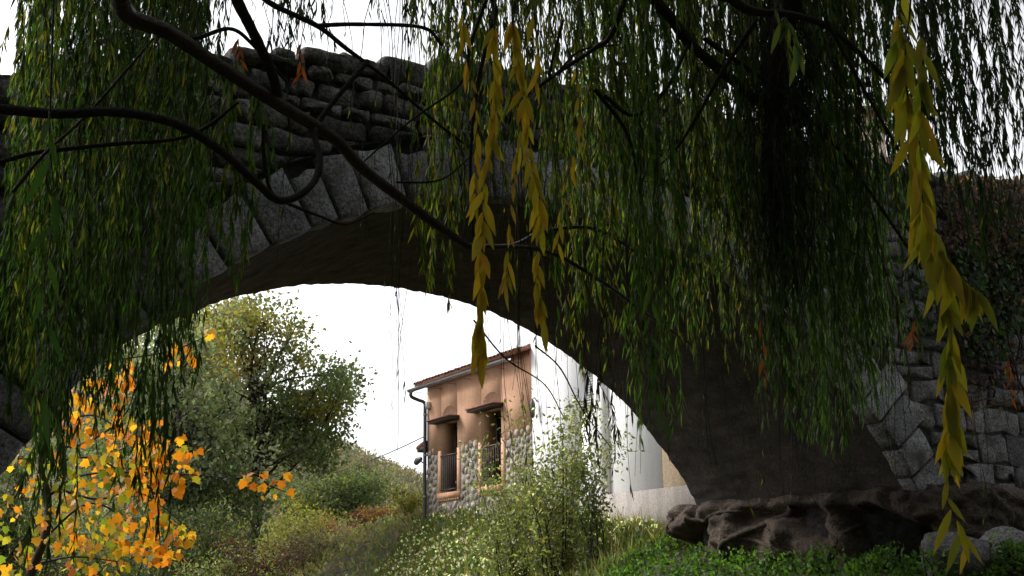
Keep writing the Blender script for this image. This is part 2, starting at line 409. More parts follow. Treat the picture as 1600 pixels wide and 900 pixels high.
# boulders along the top of the parapet
s = -1.0
while s < 17:
    wd_ = random.choice([random.uniform(.18, .3), random.uniform(.3, .48), random.uniform(.45, .75)])
    hb = top_h(s+wd_/2)
    hh = random.uniform(.04, .2)*random.choice([.5, 1, 1])
    P = []
    for t in np.linspace(0, 2*math.pi, 12, endpoint=False):
        P.append((s+wd_/2+wd_*.5*math.cos(t)*(1+.08*random.uniform(-1, 1)), hb-.03+(hh if math.sin(t) > 0 else .13)*math.copysign(abs(math.sin(t))**.6, math.sin(t))*(1+.1*random.uniform(-1, 1))))
    V, F = stone_vf(A(P), DN+.14, random.uniform(.05, .15), .06, .45)
    put('coping_stone', V, F, M['rubble'], bridge, smooth=True)
    s += wd_*random.uniform(.92, 1.05)
def fbm(p, s, o=4):
    v = 0; a_ = 1
    for _ in range(o): v += a_*nz(p, s); s *= 2.1; a_ *= .5
    return v
# vault: dark brown, worn soffit whose thin courses can no longer be told apart
na, nd_ = 300, 60
V = []
for a in np.linspace(A0-.01, A1, na):
    for d in np.linspace(DN+.12, DN+WD+.02, nd_):
        st_ = SC+RA*math.cos(a); p_ = (a*RA*3.2, d*.9, 1.)
        o_ = .030+.026*fbm((a*RA*.8, d*.8, 3), 1.1, 3)+.020*fbm(p_, 2.2, 3)
        s_, h_ = arc(a, RV-min(max(o_, .006), .075)); V.append(B(s_, d, h_))
i = np.arange(na-1)[:, None]*nd_+np.arange(nd_-1)[None]
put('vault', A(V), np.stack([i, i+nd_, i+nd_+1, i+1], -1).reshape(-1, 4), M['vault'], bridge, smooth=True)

# eroded rock foot under the springing of the arch
path = [(17.5, 9.72), (14.5, 9.66), (13.0, 9.62), (12.3, 9.8), (11.95, 10.4), (11.9, 12), (11.85, 13.6), (11.8, 14.5), (12.3, 15.0), (13.5, 15.3)]
pp = smooth_path([(*p, 0) for p in path], 200)[:, :2]
tt = unit(np.gradient(pp, axis=0)); nrm = np.stack([-tt[:, 1], tt[:, 0]], 1)
cen = A([14.5, 12.4])
nrm *= np.sign(((pp-cen)*nrm).sum(1))[:, None]
hs_ = np.linspace(-1.0, 1.02, 56)
def surf(fi, h):
    i_ = int(min(max(fi, 0), 199)); p, nn_ = pp[i_], nrm[i_]
    base = B(p[0], p[1], h); t = (h+.35)/1.35
    ridge = 1-abs(fbm(base*A([1.5, 1.5, .35])+5, .9, 2))*2.2
    out = .10+.34*(1-min(max(t, 0), 1))**.8*max(ridge, -.2)+.16*fbm(base+2, 2.2, 3)+.06*fbm(base+9, 9., 3)
    cav = max(0, mnoise.noise(Vector(base*A([1.3, 1.3, 1.5])+A([3.3, 0, 1])))-.02)
    env = sstep(-.35, .1, h)*(1-sstep(.72, .9, h))
    out -= 1.25*cav*env
    out += .10*sstep(.7, .88, h)*(.2+1.2*fbm(base*A([1, 1, 0]), 1.7, 4))-.10*sstep(.9, 1.02, h)
    q_ = p+nn_*out
    return B(q_[0], q_[1], h+.05*nz(base, 3.)), B(nn_[0], nn_[1], 0)
V = [surf(i_, h)[0] for i_ in range(200) for h in hs_]
nh = len(hs_); i = np.arange(199)[:, None]*nh+np.arange(nh-1)[None]
F = np.stack([i, i+nh, i+nh+1, i+1], -1).reshape(-1, 4)
tag(put('rock_outcrop', A(V), F, M['earthrock'], smooth=True), kind='structure')
def rock(name, c, r, mat, label, group, sq=(1, 1, .7), seed=0):
    th_ = np.linspace(0, math.pi, 12); ph = np.linspace(0, 2*math.pi, 18, endpoint=False)
    pl = unit(np.random.default_rng(seed+40).normal(size=(11, 3))); pd = np.random.default_rng(seed+90).uniform(.55, .95, 11)
    V = []
    for t in th_:
        for p_ in ph:
            u = A([math.sin(t)*math.cos(p_), math.sin(t)*math.sin(p_), math.cos(t)])
            k_ = 1.1
            for a_, b_ in zip(pl, pd):
                if u @ a_ > .05: k_ = min(k_, b_/(u @ a_))
            V.append(c+u*r*A(sq)*(k_+.08*fbm(u+seed, 2.5, 3)))
    i = np.arange(11)[:, None]*18+np.arange(18)[None]; j = np.arange(11)[:, None]*18+(np.arange(18)[None]+1) % 18
    F = np.stack([i, i+18, j+18, j], -1).reshape(-1, 4)
    return tag(put(name, A(V), F, mat, smooth=True), label, 'rock', group)
for q, (x, y, dep, r, lab) in enumerate([
    (1490, 885, 13.2, .5, 'sloping grey rock below the undercut wall blocks'),
    (1572, 870, 13.6, .4, 'grey boulder under the bridge wall beside the leafy sprig')]):
    rock('rock', at(x, y, dep), r, M['granite'], lab, 'rocks at the foot of the bridge', (1, 1, .8), q)
# roots crossing the eroded bank
root = empty('exposed_roots', at(1250, 850, 13.9), 'gnarled brown roots clinging to the hollow bank under the arch', 'roots')
for pts, r0 in (([(112, .86), (118, .7), (127, .45), (130, .2), (140, -.1), (150, -.3)], .05), ([(150, .8), (140, .78), (128, .84), (118, .8)], .035), ([(95, .85), (99, .5), (104, .2), (103, -.2)], .045),
                ([(165, .85), (160, .6), (163, .3), (158, 0), (160, -.3)], .05), ([(127, .5), (118, .35), (108, .1), (100, -.2)], .03)):
    P = []
    for f_, h_ in smooth_path([(a_, b_, 0) for a_, b_ in pts], 22)[:, :2]:
        p_, n_ = surf(f_, h_); P.append(p_+n_*.015)
    P = A(P); P[1:-1] = (P[:-2]+P[1:-1]*2+P[2:])/4
    rr = np.linspace(r0, r0*.5, 22)*rng.uniform(.8, 1.25, 22)
    V, F = tube_vf(P, rr, 7); put('root', V, F, M['earthrock'], root, smooth=True)

# ------------------------------------------------------------------ houses on the bank
HY = .522
HU = A([math.sin(HY), -math.cos(HY), 0]); HN = A([-math.cos(HY), -math.sin(HY), 0])   # along the front towards the viewer / out of the front
HO = at(668, 700, 34.0); HO[2] = 0
def H(u, n_, z): return HO+HU*u+HN*n_+ZV*z
def hp(x, y):
    r = ray(x, y); t = (HO @ HN)/(r @ HN); P = r*t-HO; return P @ HU, P[2]
uR = hp(832, 600)[0]; zE = hp(668, 608)[1]
house = empty('stucco_house', H(uR/2, -3, 1.2), 'orange stucco house with rough stone base and two tall balcony windows', 'house')
def hbox(name, a, b, mat, parent=house): 
    V, F = box_vf(H, a, b); return put(name, V, F, mat, parent)
ZB = .9
zS = hp(700, 706)[1]  # where the stucco stops and bare stone begins
wins = []
for (xl, xr, yt, yb) in ((690, 715.5, 661, 769), (753, 785, 643, 758)):
    u0, zt = hp(xl, yt+1); u1, zb = hp(xr, yb-2); wins.append((u0, u1, zb, zt))
zt_ = max(w_[3] for w_ in wins); 
RD = .45
# front wall in strips round the openings
us = [0, wins[0][0], wins[0][1], wins[1][0], wins[1][1], uR]
mb_s, mb_o = MB(), MB()
for k in (0, 2, 4): 
    mb_s.add(*box_vf(H, (us[k], -RD, ZB), (us[k+1], 0, zS))); mb_o.add(*box_vf(H, (us[k], -RD, zS), (us[k+1], .015, zE+.13)))
for k, (u0, u1, zb, zt) in zip((1, 3), wins):
    mb_s.add(*box_vf(H, (u0, -RD, ZB), (u1, 0, zb))); mb_o.add(*box_vf(H, (u0, -RD, zt), (u1, .015, zE+.13)))
mb_s.build('stone_wall_backing', M['stonemortar'], house); mb_o.build('stucco_wall', M['orange'], house)
hbox('rear_wall', (0, -6, ZB), (uR, -5.7, zE+1.5), M['orange']); hbox('gable_wall', (-.005, -5.7, ZB), (.3, -RD-.003, zE), M['orange'])
hbox('side_wall', (uR-.3, -5.7, ZB), (uR-.006, -RD-.003, zE), M['orange']); hbox('floor', (.3, -5.7, wins[0][2]-.35), (uR-.3, -RD-.01, wins[0][2]-.2), M['wood'])
# irregular field stones of the base
fs = []
pts_ = []
for _ in range(6000):
    u, z = rng.uniform(.1, uR-.05), rng.uniform(ZB+.25, zS+.12)
    if any(w_[0]-.36 < u < w_[1]+.32 and z > w_[2]-.38 for w_ in wins): continue
    if all((u-a_)**2+((z-b_)*1.25)**2 > r_**2 for a_, b_, r_ in pts_): pts_.append((u, z, rng.uniform(.12, .25)))
pa = A([(a_, b_) for a_, b_, r_ in pts_])
for (u, z) in pa:
    dv = pa-A([u, z]); ds = np.hypot(dv[:, 0], dv[:, 1]); near = np.argsort(ds)[1:9]
    P = []
    for t in np.linspace(0, 2*math.pi, 9, endpoint=False):
        e_ = A([math.cos(t), math.sin(t)]); r_ = .16
        for q in near:
            dn = dv[q] @ e_
            if dn > 1e-3: r_ = min(r_, (ds[q]**2/2)/dn)
        r_ = r_-.02
        P.append((u+e_[0]*r_*random.uniform(.9, 1), z+e_[1]*r_*random.uniform(.9, 1)))
    P = A(P); k = len(P); c = P.mean(0); pr = random.uniform(.01, .035)
    V = [H(x_, -.01, y_) for x_, y_ in P]+[H(*(c+(A([x_, y_])-c)*.88)[:1], pr, (c+(A([x_, y_])-c)*.88)[1]) for x_, y_ in P]+[H(c[0], pr+.012, c[1])]
    F = [[j, (j+1) % k, k+(j+1) % k] for j in range(k)]+[[j, k+(j+1) % k, k+j] for j in range(k)]+[[k+j, k+(j+1) % k, 2*k] for j in range(k)]
    fs.append((len(fs), A(V), A(F)))
restf = MB()
for q, V, F in fs:
    if q < 290: put('field_stone', V, F, M['fieldstone'], house)
    else: restf.add(V, F)
if restf.n: tag(restf.build('field_stones', M['fieldstone'], house), kind='stuff')
# windows
for k, (u0, u1, zb, zt) in enumerate(wins):
    win = hbox('window', (u0-.02, -RD-.06, zb), (u1+.02, -RD-.02, zt), M['glass'])
    # plaster surround, wider below like the photo, with a scalloped lower edge
    for (a_, b_) in ((u0-.17, u0-.002), (u1+.002, u1+.17)):
        hbox('window_surround', (a_, -.1, zb-.16), (b_, .03, zS+.06), M['orange'])
    hbox('window_surround', (u0-.17, -.1, zb-.17), (u1+.17, .06, zb-.003), M['orange_trim'])
    nd = 10; du = (u1-u0+.34)/nd
    for j in range(nd): hbox('scallop', (u0-.17+j*du+.01, .0, zb-.235), (u0-.17+(j+.6)*du, .05, zb-.172), M['orange_trim'])
    for uu in (u0, (u0+u1)/2-.03, u1-.07): 
        V, F = box_vf(H, (uu+.002, -RD-.02, zb), (uu+.07, -RD+.05, zt)); put('window_frame', V, F, M['wood'], win)
    for zz in (zb, zb+.75, zt-.09):
        V, F = box_vf(H, (u0+.004, -RD-.018, zz+.003), (u1-.004, -RD+.042, zz+.085)); put('window_rail', V, F, M['wood'], win)
    # open shutter leaf hinged at the near jamb
    sh = hbox('shutter', (u1-.055, -RD+.055, zb+.05), (u1-.012, -.04, zt-.04), M['wood'])
    hood = hbox('lintel_hood', (u0-.33, -.05, zt+.0), (u1+.10, .30, zt+.07), M['wood'])
    hbox('hood_tile', (u0-.36, -.0, zt+.073), (u1+.13, .34, zt+.11), M['tile'])
    # darker relieving arch above the hood
    th_ = np.linspace(0, math.pi, 14); uc = (u0+u1)/2+.02; rr = (u1-u0)*.46
    V = [H(uc+rr*math.cos(t), .019, zt+.113+rr*.72*math.sin(t)) for t in th_]+[H(uc, .019, zt+.113)]
    put('relieving_arch', V, [[j, j+1, 14] for j in range(13)], mat_plain('dark_patch', (.2, .105, .06), .9), house)
    rail = hbox('balcony_rail', (u0-.02, .0, zb+1.02), (u1+.02, .035, zb+1.06), M['iron'])
    V, F = box_vf(H, (u0-.02, .0, zb+.06), (u1+.02, .035, zb+.09)); put('bottom_bar', V, F, M['iron'], rail)
    nb = 9
    for j in range(nb):
        uu = u0+.05+(u1-u0-.1)*j/(nb-1)
        V, F = box_vf(H, (uu-.009, .009, zb+.091), (uu+.009, .027, zb+1.019)); put('baluster', V, F, M['iron'], rail)
u0, u1, zb, zt = wins[0]
V, F = tube_vf([H(u1-.28, -.22, zb+.01), H(u1-.28, -.22, zb+.12), H(u1-.28, -.22, zb+.3)], [.09, .11, .13], 12)
tag(put('flower_pot', V, F, M['pot'], smooth=True), 'white flower pot behind the balcony bars of the orange house', 'flower pot')
# roof with barrel tiles
SLP = math.tan(math.radians(17)); EO = .42
def RF(u, n_, z): return H(u, n_, zE+.04+(EO-n_)*SLP+z)
V, F = box_vf(RF, (-.18, -6.1, 0), (uR-.01, EO-.06, .08)); roof = put('roof', V, F, M['tile'], house)
pit = .205; nt = int((uR+.15)/pit); th_ = np.linspace(0, math.pi, 6)
def tile_vf(uc, n0, n1, r=.088, lift=0.):
    V = []
    for nn_, rr, up in ((n0, r, .0), (n1, r*.82, -.02)):
        for t in th_: V.append(RF(uc+rr*math.cos(t), nn_, .075+lift+up+rr*.75*math.sin(t)))
        for t in th_[::-1]: V.append(RF(uc+(rr-.016)*math.cos(t), nn_, .075+lift+up+(rr-.016)*.75*math.sin(t)))
    k = 12; F = [[j, (j+1) % k, k+(j+1) % k, k+j] for j in range(k)]
    F += [[j, j+1, 10-j, 11-j] for j in range(5)]
    return A(V), A(F)
V0, F0 = tile_vf(0, 0, -.5); tme = None
for row in range(9):
    n0 = EO-.42*row
    for j in range(nt):
        if row*nt+j >= 300: break
        base = RF(-.05+j*pit, n0, 0)
        if tme is None:
            tb = RF(0, 0, 0); V, F = tile_vf(0, 0, -.5); tme = make_mesh('roof_tile', V-tb, F); tme.materials.append(M['tile'])
        o = bpy.data.objects.new('roof_tile', tme); C.objects.link(o); o.parent = roof
        o.location = base+A([0, 0, .012*(row % 2)+rng.uniform(-.006, .008)])-A(house.location)-A(roof.location)
# gutter, downpipe
P = [H(u, EO+.07, zE-.03-.004*u) for u in np.linspace(-.25, uR-.35, 8)]
gth = np.linspace(math.pi, 2*math.pi, 7); V = []; 
for p in P:
    for t in gth: V.append(p+HN*.085*math.cos(t)+ZV*.085*math.sin(t))
    for t in gth[::-1]: V.append(p+HN*.072*math.cos(t)+ZV*.072*math.sin(t))
F = [[q*14+j, q*14+(j+1) % 14, (q+1)*14+(j+1) % 14, (q+1)*14+j] for q in range(7) for j in range(14)]
F += [[j, j+1, 12-j, 13-j] for j in range(6)]
gut = put('gutter', A(V), F, M['zinc'], house)
for u in np.linspace(0, uR-.5, 7):
    V, F = box_vf(H, (u-.012, .0, zE-.13), (u+.012, EO+.16, zE-.118)); put('gutter_bracket', V, F, M['zinc'], gut)
P = smooth_path([H(-.14, EO+.07, zE-.1), H(-.14, EO+.05, zE-.24), H(-.12, .25, zE-.33), H(-.02, .10, zE-.42), H(-.0, .085, zE-.7), H(0, .085, 3), H(.02, .085, 1.5), H(.02, .085, 1.0)], 30)
V, F = tube_vf(P, .052, 10); dp = put('downpipe', V, F, M['darkpipe'], house, smooth=True)
for z in (4.6, 3.4, 2.2): V, F = tube_vf([H(0, .085, z), H(0, .085, z+.05)], .064, 10); put('pipe_clip', V, F, M['zinc'], dp)
# lean-to roof end and lamp at the far corner
V, F = box_vf(H, (-.5, -.9, 3.55), (-.01, .1, 3.68)); pr_ = put('porch_roof', V, F, M['wood'], house)
for j in range(5):
    V, F = tube_vf([H(-.05, -.85+j*.22, 3.78), H(-.56, -.85+j*.22, 3.68)], [.1, .085], 8); put('roof_tile', V, F, M['tile'], pr_, smooth=True)
lamp = empty('wall_lamp', H(-.02, .05, 3.15), 'small grey lamp on an arm below the corner eave of the house', 'lamp')
V, F = tube_vf(smooth_path([H(-.01, .03, 3.15), H(-.2, .05, 3.22), H(-.34, .07, 3.3)], 8), .02, 6); put('lamp_arm', V, F, M['darkpipe'], lamp)
V, F = tube_vf([H(-.28, .07, 3.36), H(-.33, .07, 3.35), H(-.5, .08, 3.31), H(-.62, .08, 3.25), H(-.64, .08, 3.24)], [.03, .07, .1, .08, .03], 10); put('lamp_head', V, F, M['zinc'], lamp, smooth=True)
cm = hbox('junction_box', (.12, .02, zE-.62), (.25, .14, zE-.42), M['pot'])
# white building continuing towards the bridge
U_ = lambda x, y: hp(x, y)[0]
uE = U_(1036, 740); uT = U_(1125, 740); zL = hp(1000, 770)[1]; uB = U_(930, 778)
wh = empty('white_building', H((uR+uT)/2, -3, .5), 'tall whitewashed building with grey shutter above a concrete base', 'house')
def wbox(name, a, b, mat, parent=wh): V, F = box_vf(H, a, b); return put(name, V, F, mat, parent)
wu0, wz1 = hp(908, 583); wu1, wz0 = hp(930, 643)
wbox('wall', (uR+.003, -.3, .4), (wu0, .03, 7.4), M['white']); wbox('wall', (wu1, -.3, .4), (uE, .03, 7.4), M['white'])
wbox('wall', (wu0, -.3, .4), (wu1, .03, wz0), M['white']); wbox('wall', (wu0, -.3, wz1), (wu1, .03, 7.4), M['white'])
wbox('bare_wall', (uE+.002, -.3, .4), (uT, .02, 7.4), M['tan']); wbox('end_wall', (uR+.01, -6, .4), (uR+.3, -.302, 7.4), M['white'])
wbox('rear_wall', (uR+.302, -6.2, .4), (uT, -6, 7.4), M['white'])
V, F = box_vf(lambda a_, b_, c_: H(a_, b_, 7.42+(.4-b_)*.3+c_), (uR-.1, -6.4, 0), (uT, .4, .15)); put('roof', V, F, M['tile'], wh)
sh = wbox('shutter', (wu0+.003, -.14, wz0+.003), (wu1-.003, -.09, wz1-.003), M['greypaint'])
for j in range(14):
    zz = wz0+.06+(wz1-wz0-.12)*j/14
    V, F = box_vf(H, (wu0+.05, -.088, zz), (wu1-.05, -.065, zz+(wz1-wz0)/14*.7)); put('louvre', V, F, M['greypaint'], sh)
up_ = U_(947, 680); wbox('pilaster', (up_-.17, .031, zL+.01), (up_+.17, .11, 7.4), M['white'])
wbox('concrete_base', (uB, .032, .2), (uT, .42, zL), M['concrete'])
lu, lz = hp(841, 640); lan = empty('wall_lantern', H(lu, .03, lz), 'small black lantern on the white wall beside the orange house', 'lantern')
V, F = tube_vf([H(lu, .16, lz-.22), H(lu, .16, lz-.18), H(lu, .16, lz+.12), H(lu, .16, lz+.2), H(lu, .16, lz+.27)], [.02, .05, .07, .04, .01], 8); put('lantern_body', V, F, M['darkpipe'], lan)
V, F = tube_vf([H(lu, .03, lz+.2), H(lu, .1, lz+.3), H(lu, .16, lz+.26)], .014, 6); put('bracket', V, F, M['darkpipe'], lan)
# cable to the house corner
pole_b = at(425, 740, 60)
P0 = H(0, .1, hp(668, 682)[1]); P1 = at(400, 742, 60)
tt = np.linspace(0, 1, 30)[:, None]; P = P0+(P1-P0)*tt-ZV*1.2*4*(tt*(1-tt))*.5
V, F = tube_vf(P, .016, 5); tag(put('cable', V, F, M['darkpipe']), 'thin overhead cable running from the orange house to the trees', 'cable')
gp = ground_h(P1[0], P1[1]); V, F = tube_vf([A([P1[0], P1[1], gp-.3]), P1+ZV*.4], [.14, .1], 10)
po = empty('utility_pole', (P1[0], P1[1], float(gp)), 'wooden cable pole standing among the trees on the far bank', 'pole')
put('pole', V, F, M['wood'], po, smooth=True); V, F = tube_vf([P1-A([.6, 0, -.05]), P1+A([.6, 0, .05])], .05, 6); put('crossarm', V, F, M['wood'], po)
# pale building glimpsed above the bridge through the willow
bc = at(1345, 225, 42); PB = lambda x, y, z: A([bc[0]+x, bc[1]+y, z])
bb = empty('beige_building', PB(0, 3, 1), 'beige rendered building rising above the bridge behind the willow', 'house')
zt = at(1345, 175, 42)[2]
def bbox(name, a, b, mat): V, F = box_vf(PB, a, b); return put(name, V, F, mat, bb)
bbox('wall', (-.9, 0, 0), (.9, 6, zt), mat_stucco('beige_render', (.55, .43, .34), (.47, .36, .28)))
bbox('roof', (-1.2, -.4, zt+.003), (1.2, 6.4, zt+.2), M['tile'])
wb = bbox('window', (-.3, -.03, zt-2.2), (.35, .02, zt-1.0), M['glass']); V, F = box_vf(PB, (-.4, -.08, zt-2.3), (.45, .01, zt-2.203)); put('sill', V, F, M['white'], wb)

# ------------------------------------------------------------------ trees and shrubs
def branchy(base, top, r0, r1, n=10, wob=.12):
    P = A(base)+(A(top)-A(base))*np.linspace(0, 1, n)[:, None]
    P[1:-1] += rng.normal(0, wob, (n-2, 3))*np.linalg.norm(A(top)-A(base))*.15
    return smooth_path(P, n*2), np.linspace(r0, r1, n*2)
def tree(name, label, base, clumps, nleaf, lsize, cols, trunk_top, r0, cat='tree', group=None, sigma=.5, limbs=26, mat='leaf', bark='bark', wl=.6, ccols=None):
    """clumps: (m,3) centres of the foliage clusters"""
    t = empty(name, base, label, cat, group)
    P, R = branchy(A(base)-ZV*.3, trunk_top, r0, r0*.45)
    put('trunk', *tube_vf(P, R, 9), M[bark], t, smooth=True)
    lm = MB()
    pick = rng.choice(len(clumps), min(limbs, len(clumps)), replace=False)
    for q in pick:
        f = P[int(rng.uniform(.35, 1)*(len(P)-1))]; c = clumps[q]
        Q = smooth_path([f, f+(c-f)*.5+rng.normal(0, .12, 3)*np.linalg.norm(c-f)*.5+ZV*.15, c], 8)
        lm.add(*tube_vf(Q, np.linspace(r0*.28, r0*.05, 8), 5))
        for _ in range(3):
            e_ = c+rng.normal(0, sigma*1.1, 3); g_ = Q[5]
            lm.add(*tube_vf(smooth_path([g_, (g_+e_)/2+rng.normal(0, .06, 3), e_], 5), np.linspace(r0*.08, r0*.02, 5), 4))
    lm.build('limbs', M[bark], t, smooth=True)
    idx = rng.integers(0, len(clumps), nleaf)
    Pl = clumps[idx]+rng.normal(0, sigma, (nleaf, 3))*A([1, 1, .75])
    D = rng.normal(size=(nleaf, 3))+A([0, 0, -.5])
    cc = (cols[rng.integers(0, len(cols), len(clumps))] if ccols is None else ccols)[idx]
    c = jitcol(cc, nleaf, .35, .12)
    L_ = lsize*rng.uniform(.6, 1.3, nleaf)
    V, F = leaf_dia(Pl, D, L_, L_*wl)
    tag(put('crown', V, F, M[mat], t, rep(c, 4)), kind='stuff')
    return t
def clumps_px(polys, n, dep, dj, jit=8):
    """cluster centres spread through a crown whose outline reads as boxes (x0,x1,y0,y1,weight)"""
    out = []
    w_ = A([p[4] for p in polys], float); w_ /= w_.sum()
    for q in rng.choice(len(polys), n, p=w_):
        x0, x1, y0, y1, _ = polys[q]
        r_, t_ = math.sqrt(rng.uniform()), rng.uniform(0, 2*math.pi)
        x = (x0+x1)/2+(x1-x0)/2*r_*math.cos(t_); y = (y0+y1)/2+(y1-y0)/2*r_*math.sin(t_)
        out.append(at(x+rng.normal(0, jit), y+rng.normal(0, jit), dep+rng.uniform(-dj, dj)))
    return A(out)
def gnd(x, dep, dy=700):
    p = at(x, dy, dep); return A([p[0], p[1], float(ground_h(p[0], p[1]))])
GG = A([(.085, .115, .05), (.10, .125, .065), (.075, .10, .05), (.12, .12, .04)])
GY = A([(.22, .19, .04), (.28, .22, .05), (.14, .14, .04), (.11, .125, .055)])
GREY = A([(.19, .21, .15), (.25, .265, .21), (.14, .165, .10), (.12, .14, .08)]); DKG = A([(.11, .145, .07), (.14, .165, .085), (.09, .12, .055)])
def zoned(zones, dep, dj):
    cl, cc = [], []
    for (x0, x1, y0, y1, k, pal) in zones:
        cl.append(clumps_px([(x0, x1, y0, y1, 1)], k, dep, dj, 5)); cc.append(pal[rng.integers(0, len(pal), k)])
    return np.vstack(cl), np.vstack(cc)
b = gnd(400, 38)
cl, cc = zoned([(320, 470, 465, 560, 22, GY), (290, 440, 480, 640, 30, np.vstack([GREY, GY[:2]])), (400, 525, 540, 660, 20, np.vstack([DKG, GY])), (440, 552, 585, 735, 28, DKG), (300, 500, 640, 780, 34, np.vstack([DKG, GREY])), (505, 552, 570, 700, 12, DKG)], 38, 2.2)
tree('poplar_tree', 'tall grey-green poplar turning yellow, its bare trunk beyond the arch', b, cl, 19000, .14, GG, at(405, 560, 38), .2, sigma=.33, limbs=70, ccols=cc, wl=.75)
b = gnd(300, 34)
cl, cc = zoned([(130, 330, 500, 640, 44, GREY), (200, 400, 600, 780, 50, np.vstack([GREY, DKG])), (60, 260, 650, 860, 50, np.vstack([DKG, GREY[2:]])), (250, 400, 730, 860, 40, DKG)], 34, 2.2)
tree('poplar_tree', 'grey-green poplar with silvery leaves standing behind the maple', b, cl, 17000, .15, GG, at(285, 560, 34), .2, sigma=.38, limbs=60, ccols=cc, wl=.75)
b = gnd(250, 44)
cl, cc = zoned([(250, 380, 480, 640, 16, np.vstack([GREY, GY])), (150, 330, 480, 700, 26, GREY)], 44, 2.)
tree('poplar_tree', 'yellowing poplar rising behind the two grey-green ones', b, cl, 7000, .19, GG, at(300, 520, 44), .22, sigma=.45, limbs=40, ccols=cc, wl=.75)
b = gnd(560, 62)
tree('evergreen_oak', 'dark round-leaved tree on the hillside beside the poplars', b,
     clumps_px([(500, 590, 735, 800, 3), (440, 540, 740, 830, 3)], 50, 62, 2.), 9000, .2, GG*1.05, at(550, 760, 62), .18, sigma=.55, limbs=16)
# maple: big orange leaves
ML = [(0, 0), (.15, .02), (.44, .06), (.36, .26), (.56, .50), (.33, .55), (.24, .76), (0, 1.), (-.24, .76), (-.33, .55), (-.56, .50), (-.36, .26), (-.44, .06), (-.15, .02)]
def maple_leaf_vf(p, d, n_, L):
    d = unit(d); s_ = unit(np.cross(d, n_)); n_ = np.cross(s_, d)
    V = [p+s_*x*L+d*y*L+n_*L*(.10*abs(x)-.12*y*y) for x, y in ML]+[p+d*.4*L]
    return A(V), A([[j, (j+1) % 14, 14] for j in range(14)])
mb_ = gnd(60, 16.5)
maple = empty('maple_tree', mb_, 'young maple with bright orange and yellow autumn leaves behind the bridge', 'tree')
Pm, Rm = branchy(mb_-ZV*.3, at(95, 610, 16.4), .09, .03); put('trunk', *tube_vf(Pm, Rm, 8), M['bark'], maple, smooth=True)
mbr = MB(); leafpos = []
blist = [[(70, 780), (120, 745), (200, 738), (300, 742), (370, 748)], [(60, 850), (130, 790), (180, 800), (240, 860)], [(90, 700), (140, 690), (200, 640), (215, 560)], [(40, 740), (20, 780), (-20, 800)],
         [(80, 760), (150, 780), (220, 770), (300, 830)], [(95, 640), (110, 600), (140, 570), (260, 550), (330, 522)], [(60, 880), (120, 870), (200, 880)], [(60, 820), (20, 860), (0, 900)], [(90, 660), (150, 650), (210, 690)], [(85, 720), (160, 720), (250, 790)], [(370, 748), (400, 742), (420, 758), (450, 770)]]
for bl_ in blist:
    dj = rng.uniform(-.7, .7); P = smooth_path([at(x, y, 16.3+dj*(i_/len(bl_))) for i_, (x, y) in enumerate(bl_)], 18)
    mbr.add(*tube_vf(P, np.linspace(.022, .006, 18), 5))
    for p in P[4:]: leafpos.append(p)
mbr.build('limbs', M['bark'], maple, smooth=True)
lp = []
zones = [(110, 210, 585, 680, 85), (150, 250, 650, 780, 95), (200, 290, 680, 770, 60), (60, 200, 760, 860, 80), (200, 290, 800, 880, 70), (0, 60, 700, 900, 55), (100, 200, 840, 900, 50), (275, 312, 700, 765, 18), (255, 300, 530, 570, 18), (370, 400, 735, 760, 6), (400, 455, 735, 775, 14), (320, 335, 515, 525, 4), (90, 250, 680, 860, 120), (265, 305, 820, 850, 12), (140, 215, 560, 610, 14), (60, 120, 600, 760, 40)]
for x0, x1, y0, y1, k in zones:
    for _ in range(int(k*1.35)): lp.append((rng.uniform(x0, x1), rng.uniform(y0, y1)))
YL = A([(.62, .22, .02), (.66, .30, .025), (.50, .15, .015), (.5, .31, .035), (.30, .26, .035), (.15, .19, .03)])
mrest = MB(); rng.shuffle(lp)
for q, (x, y) in enumerate(lp):
    p = at(x, y, rng.uniform(15.3, 17.2)); d = A([rng.normal(0, .55), rng.normal(0, .5), -1+rng.normal(0, .35)]); n_ = A([rng.normal(0, 1.1), -1, rng.normal(.4, 1.1)])
    L = rng.uniform(.07, .155); V, F = maple_leaf_vf(p, d, n_, L)
    pr = [.26, .26, .18, .14, .1, .06] if (x > 95 and y < 700) or x > 200 else [.12, .2, .08, .2, .2, .2]
    c = jitcol(YL[rng.choice(6, p=pr)], 1, .2, .1)
    if q < 300: put('leaf', V, F, M['mapleleaf'], maple, rep(c, 15))
    else: mrest.add(V, F, rep(c, 15))
tag(mrest.build('leaves', M['mapleleaf'], maple), kind='stuff')

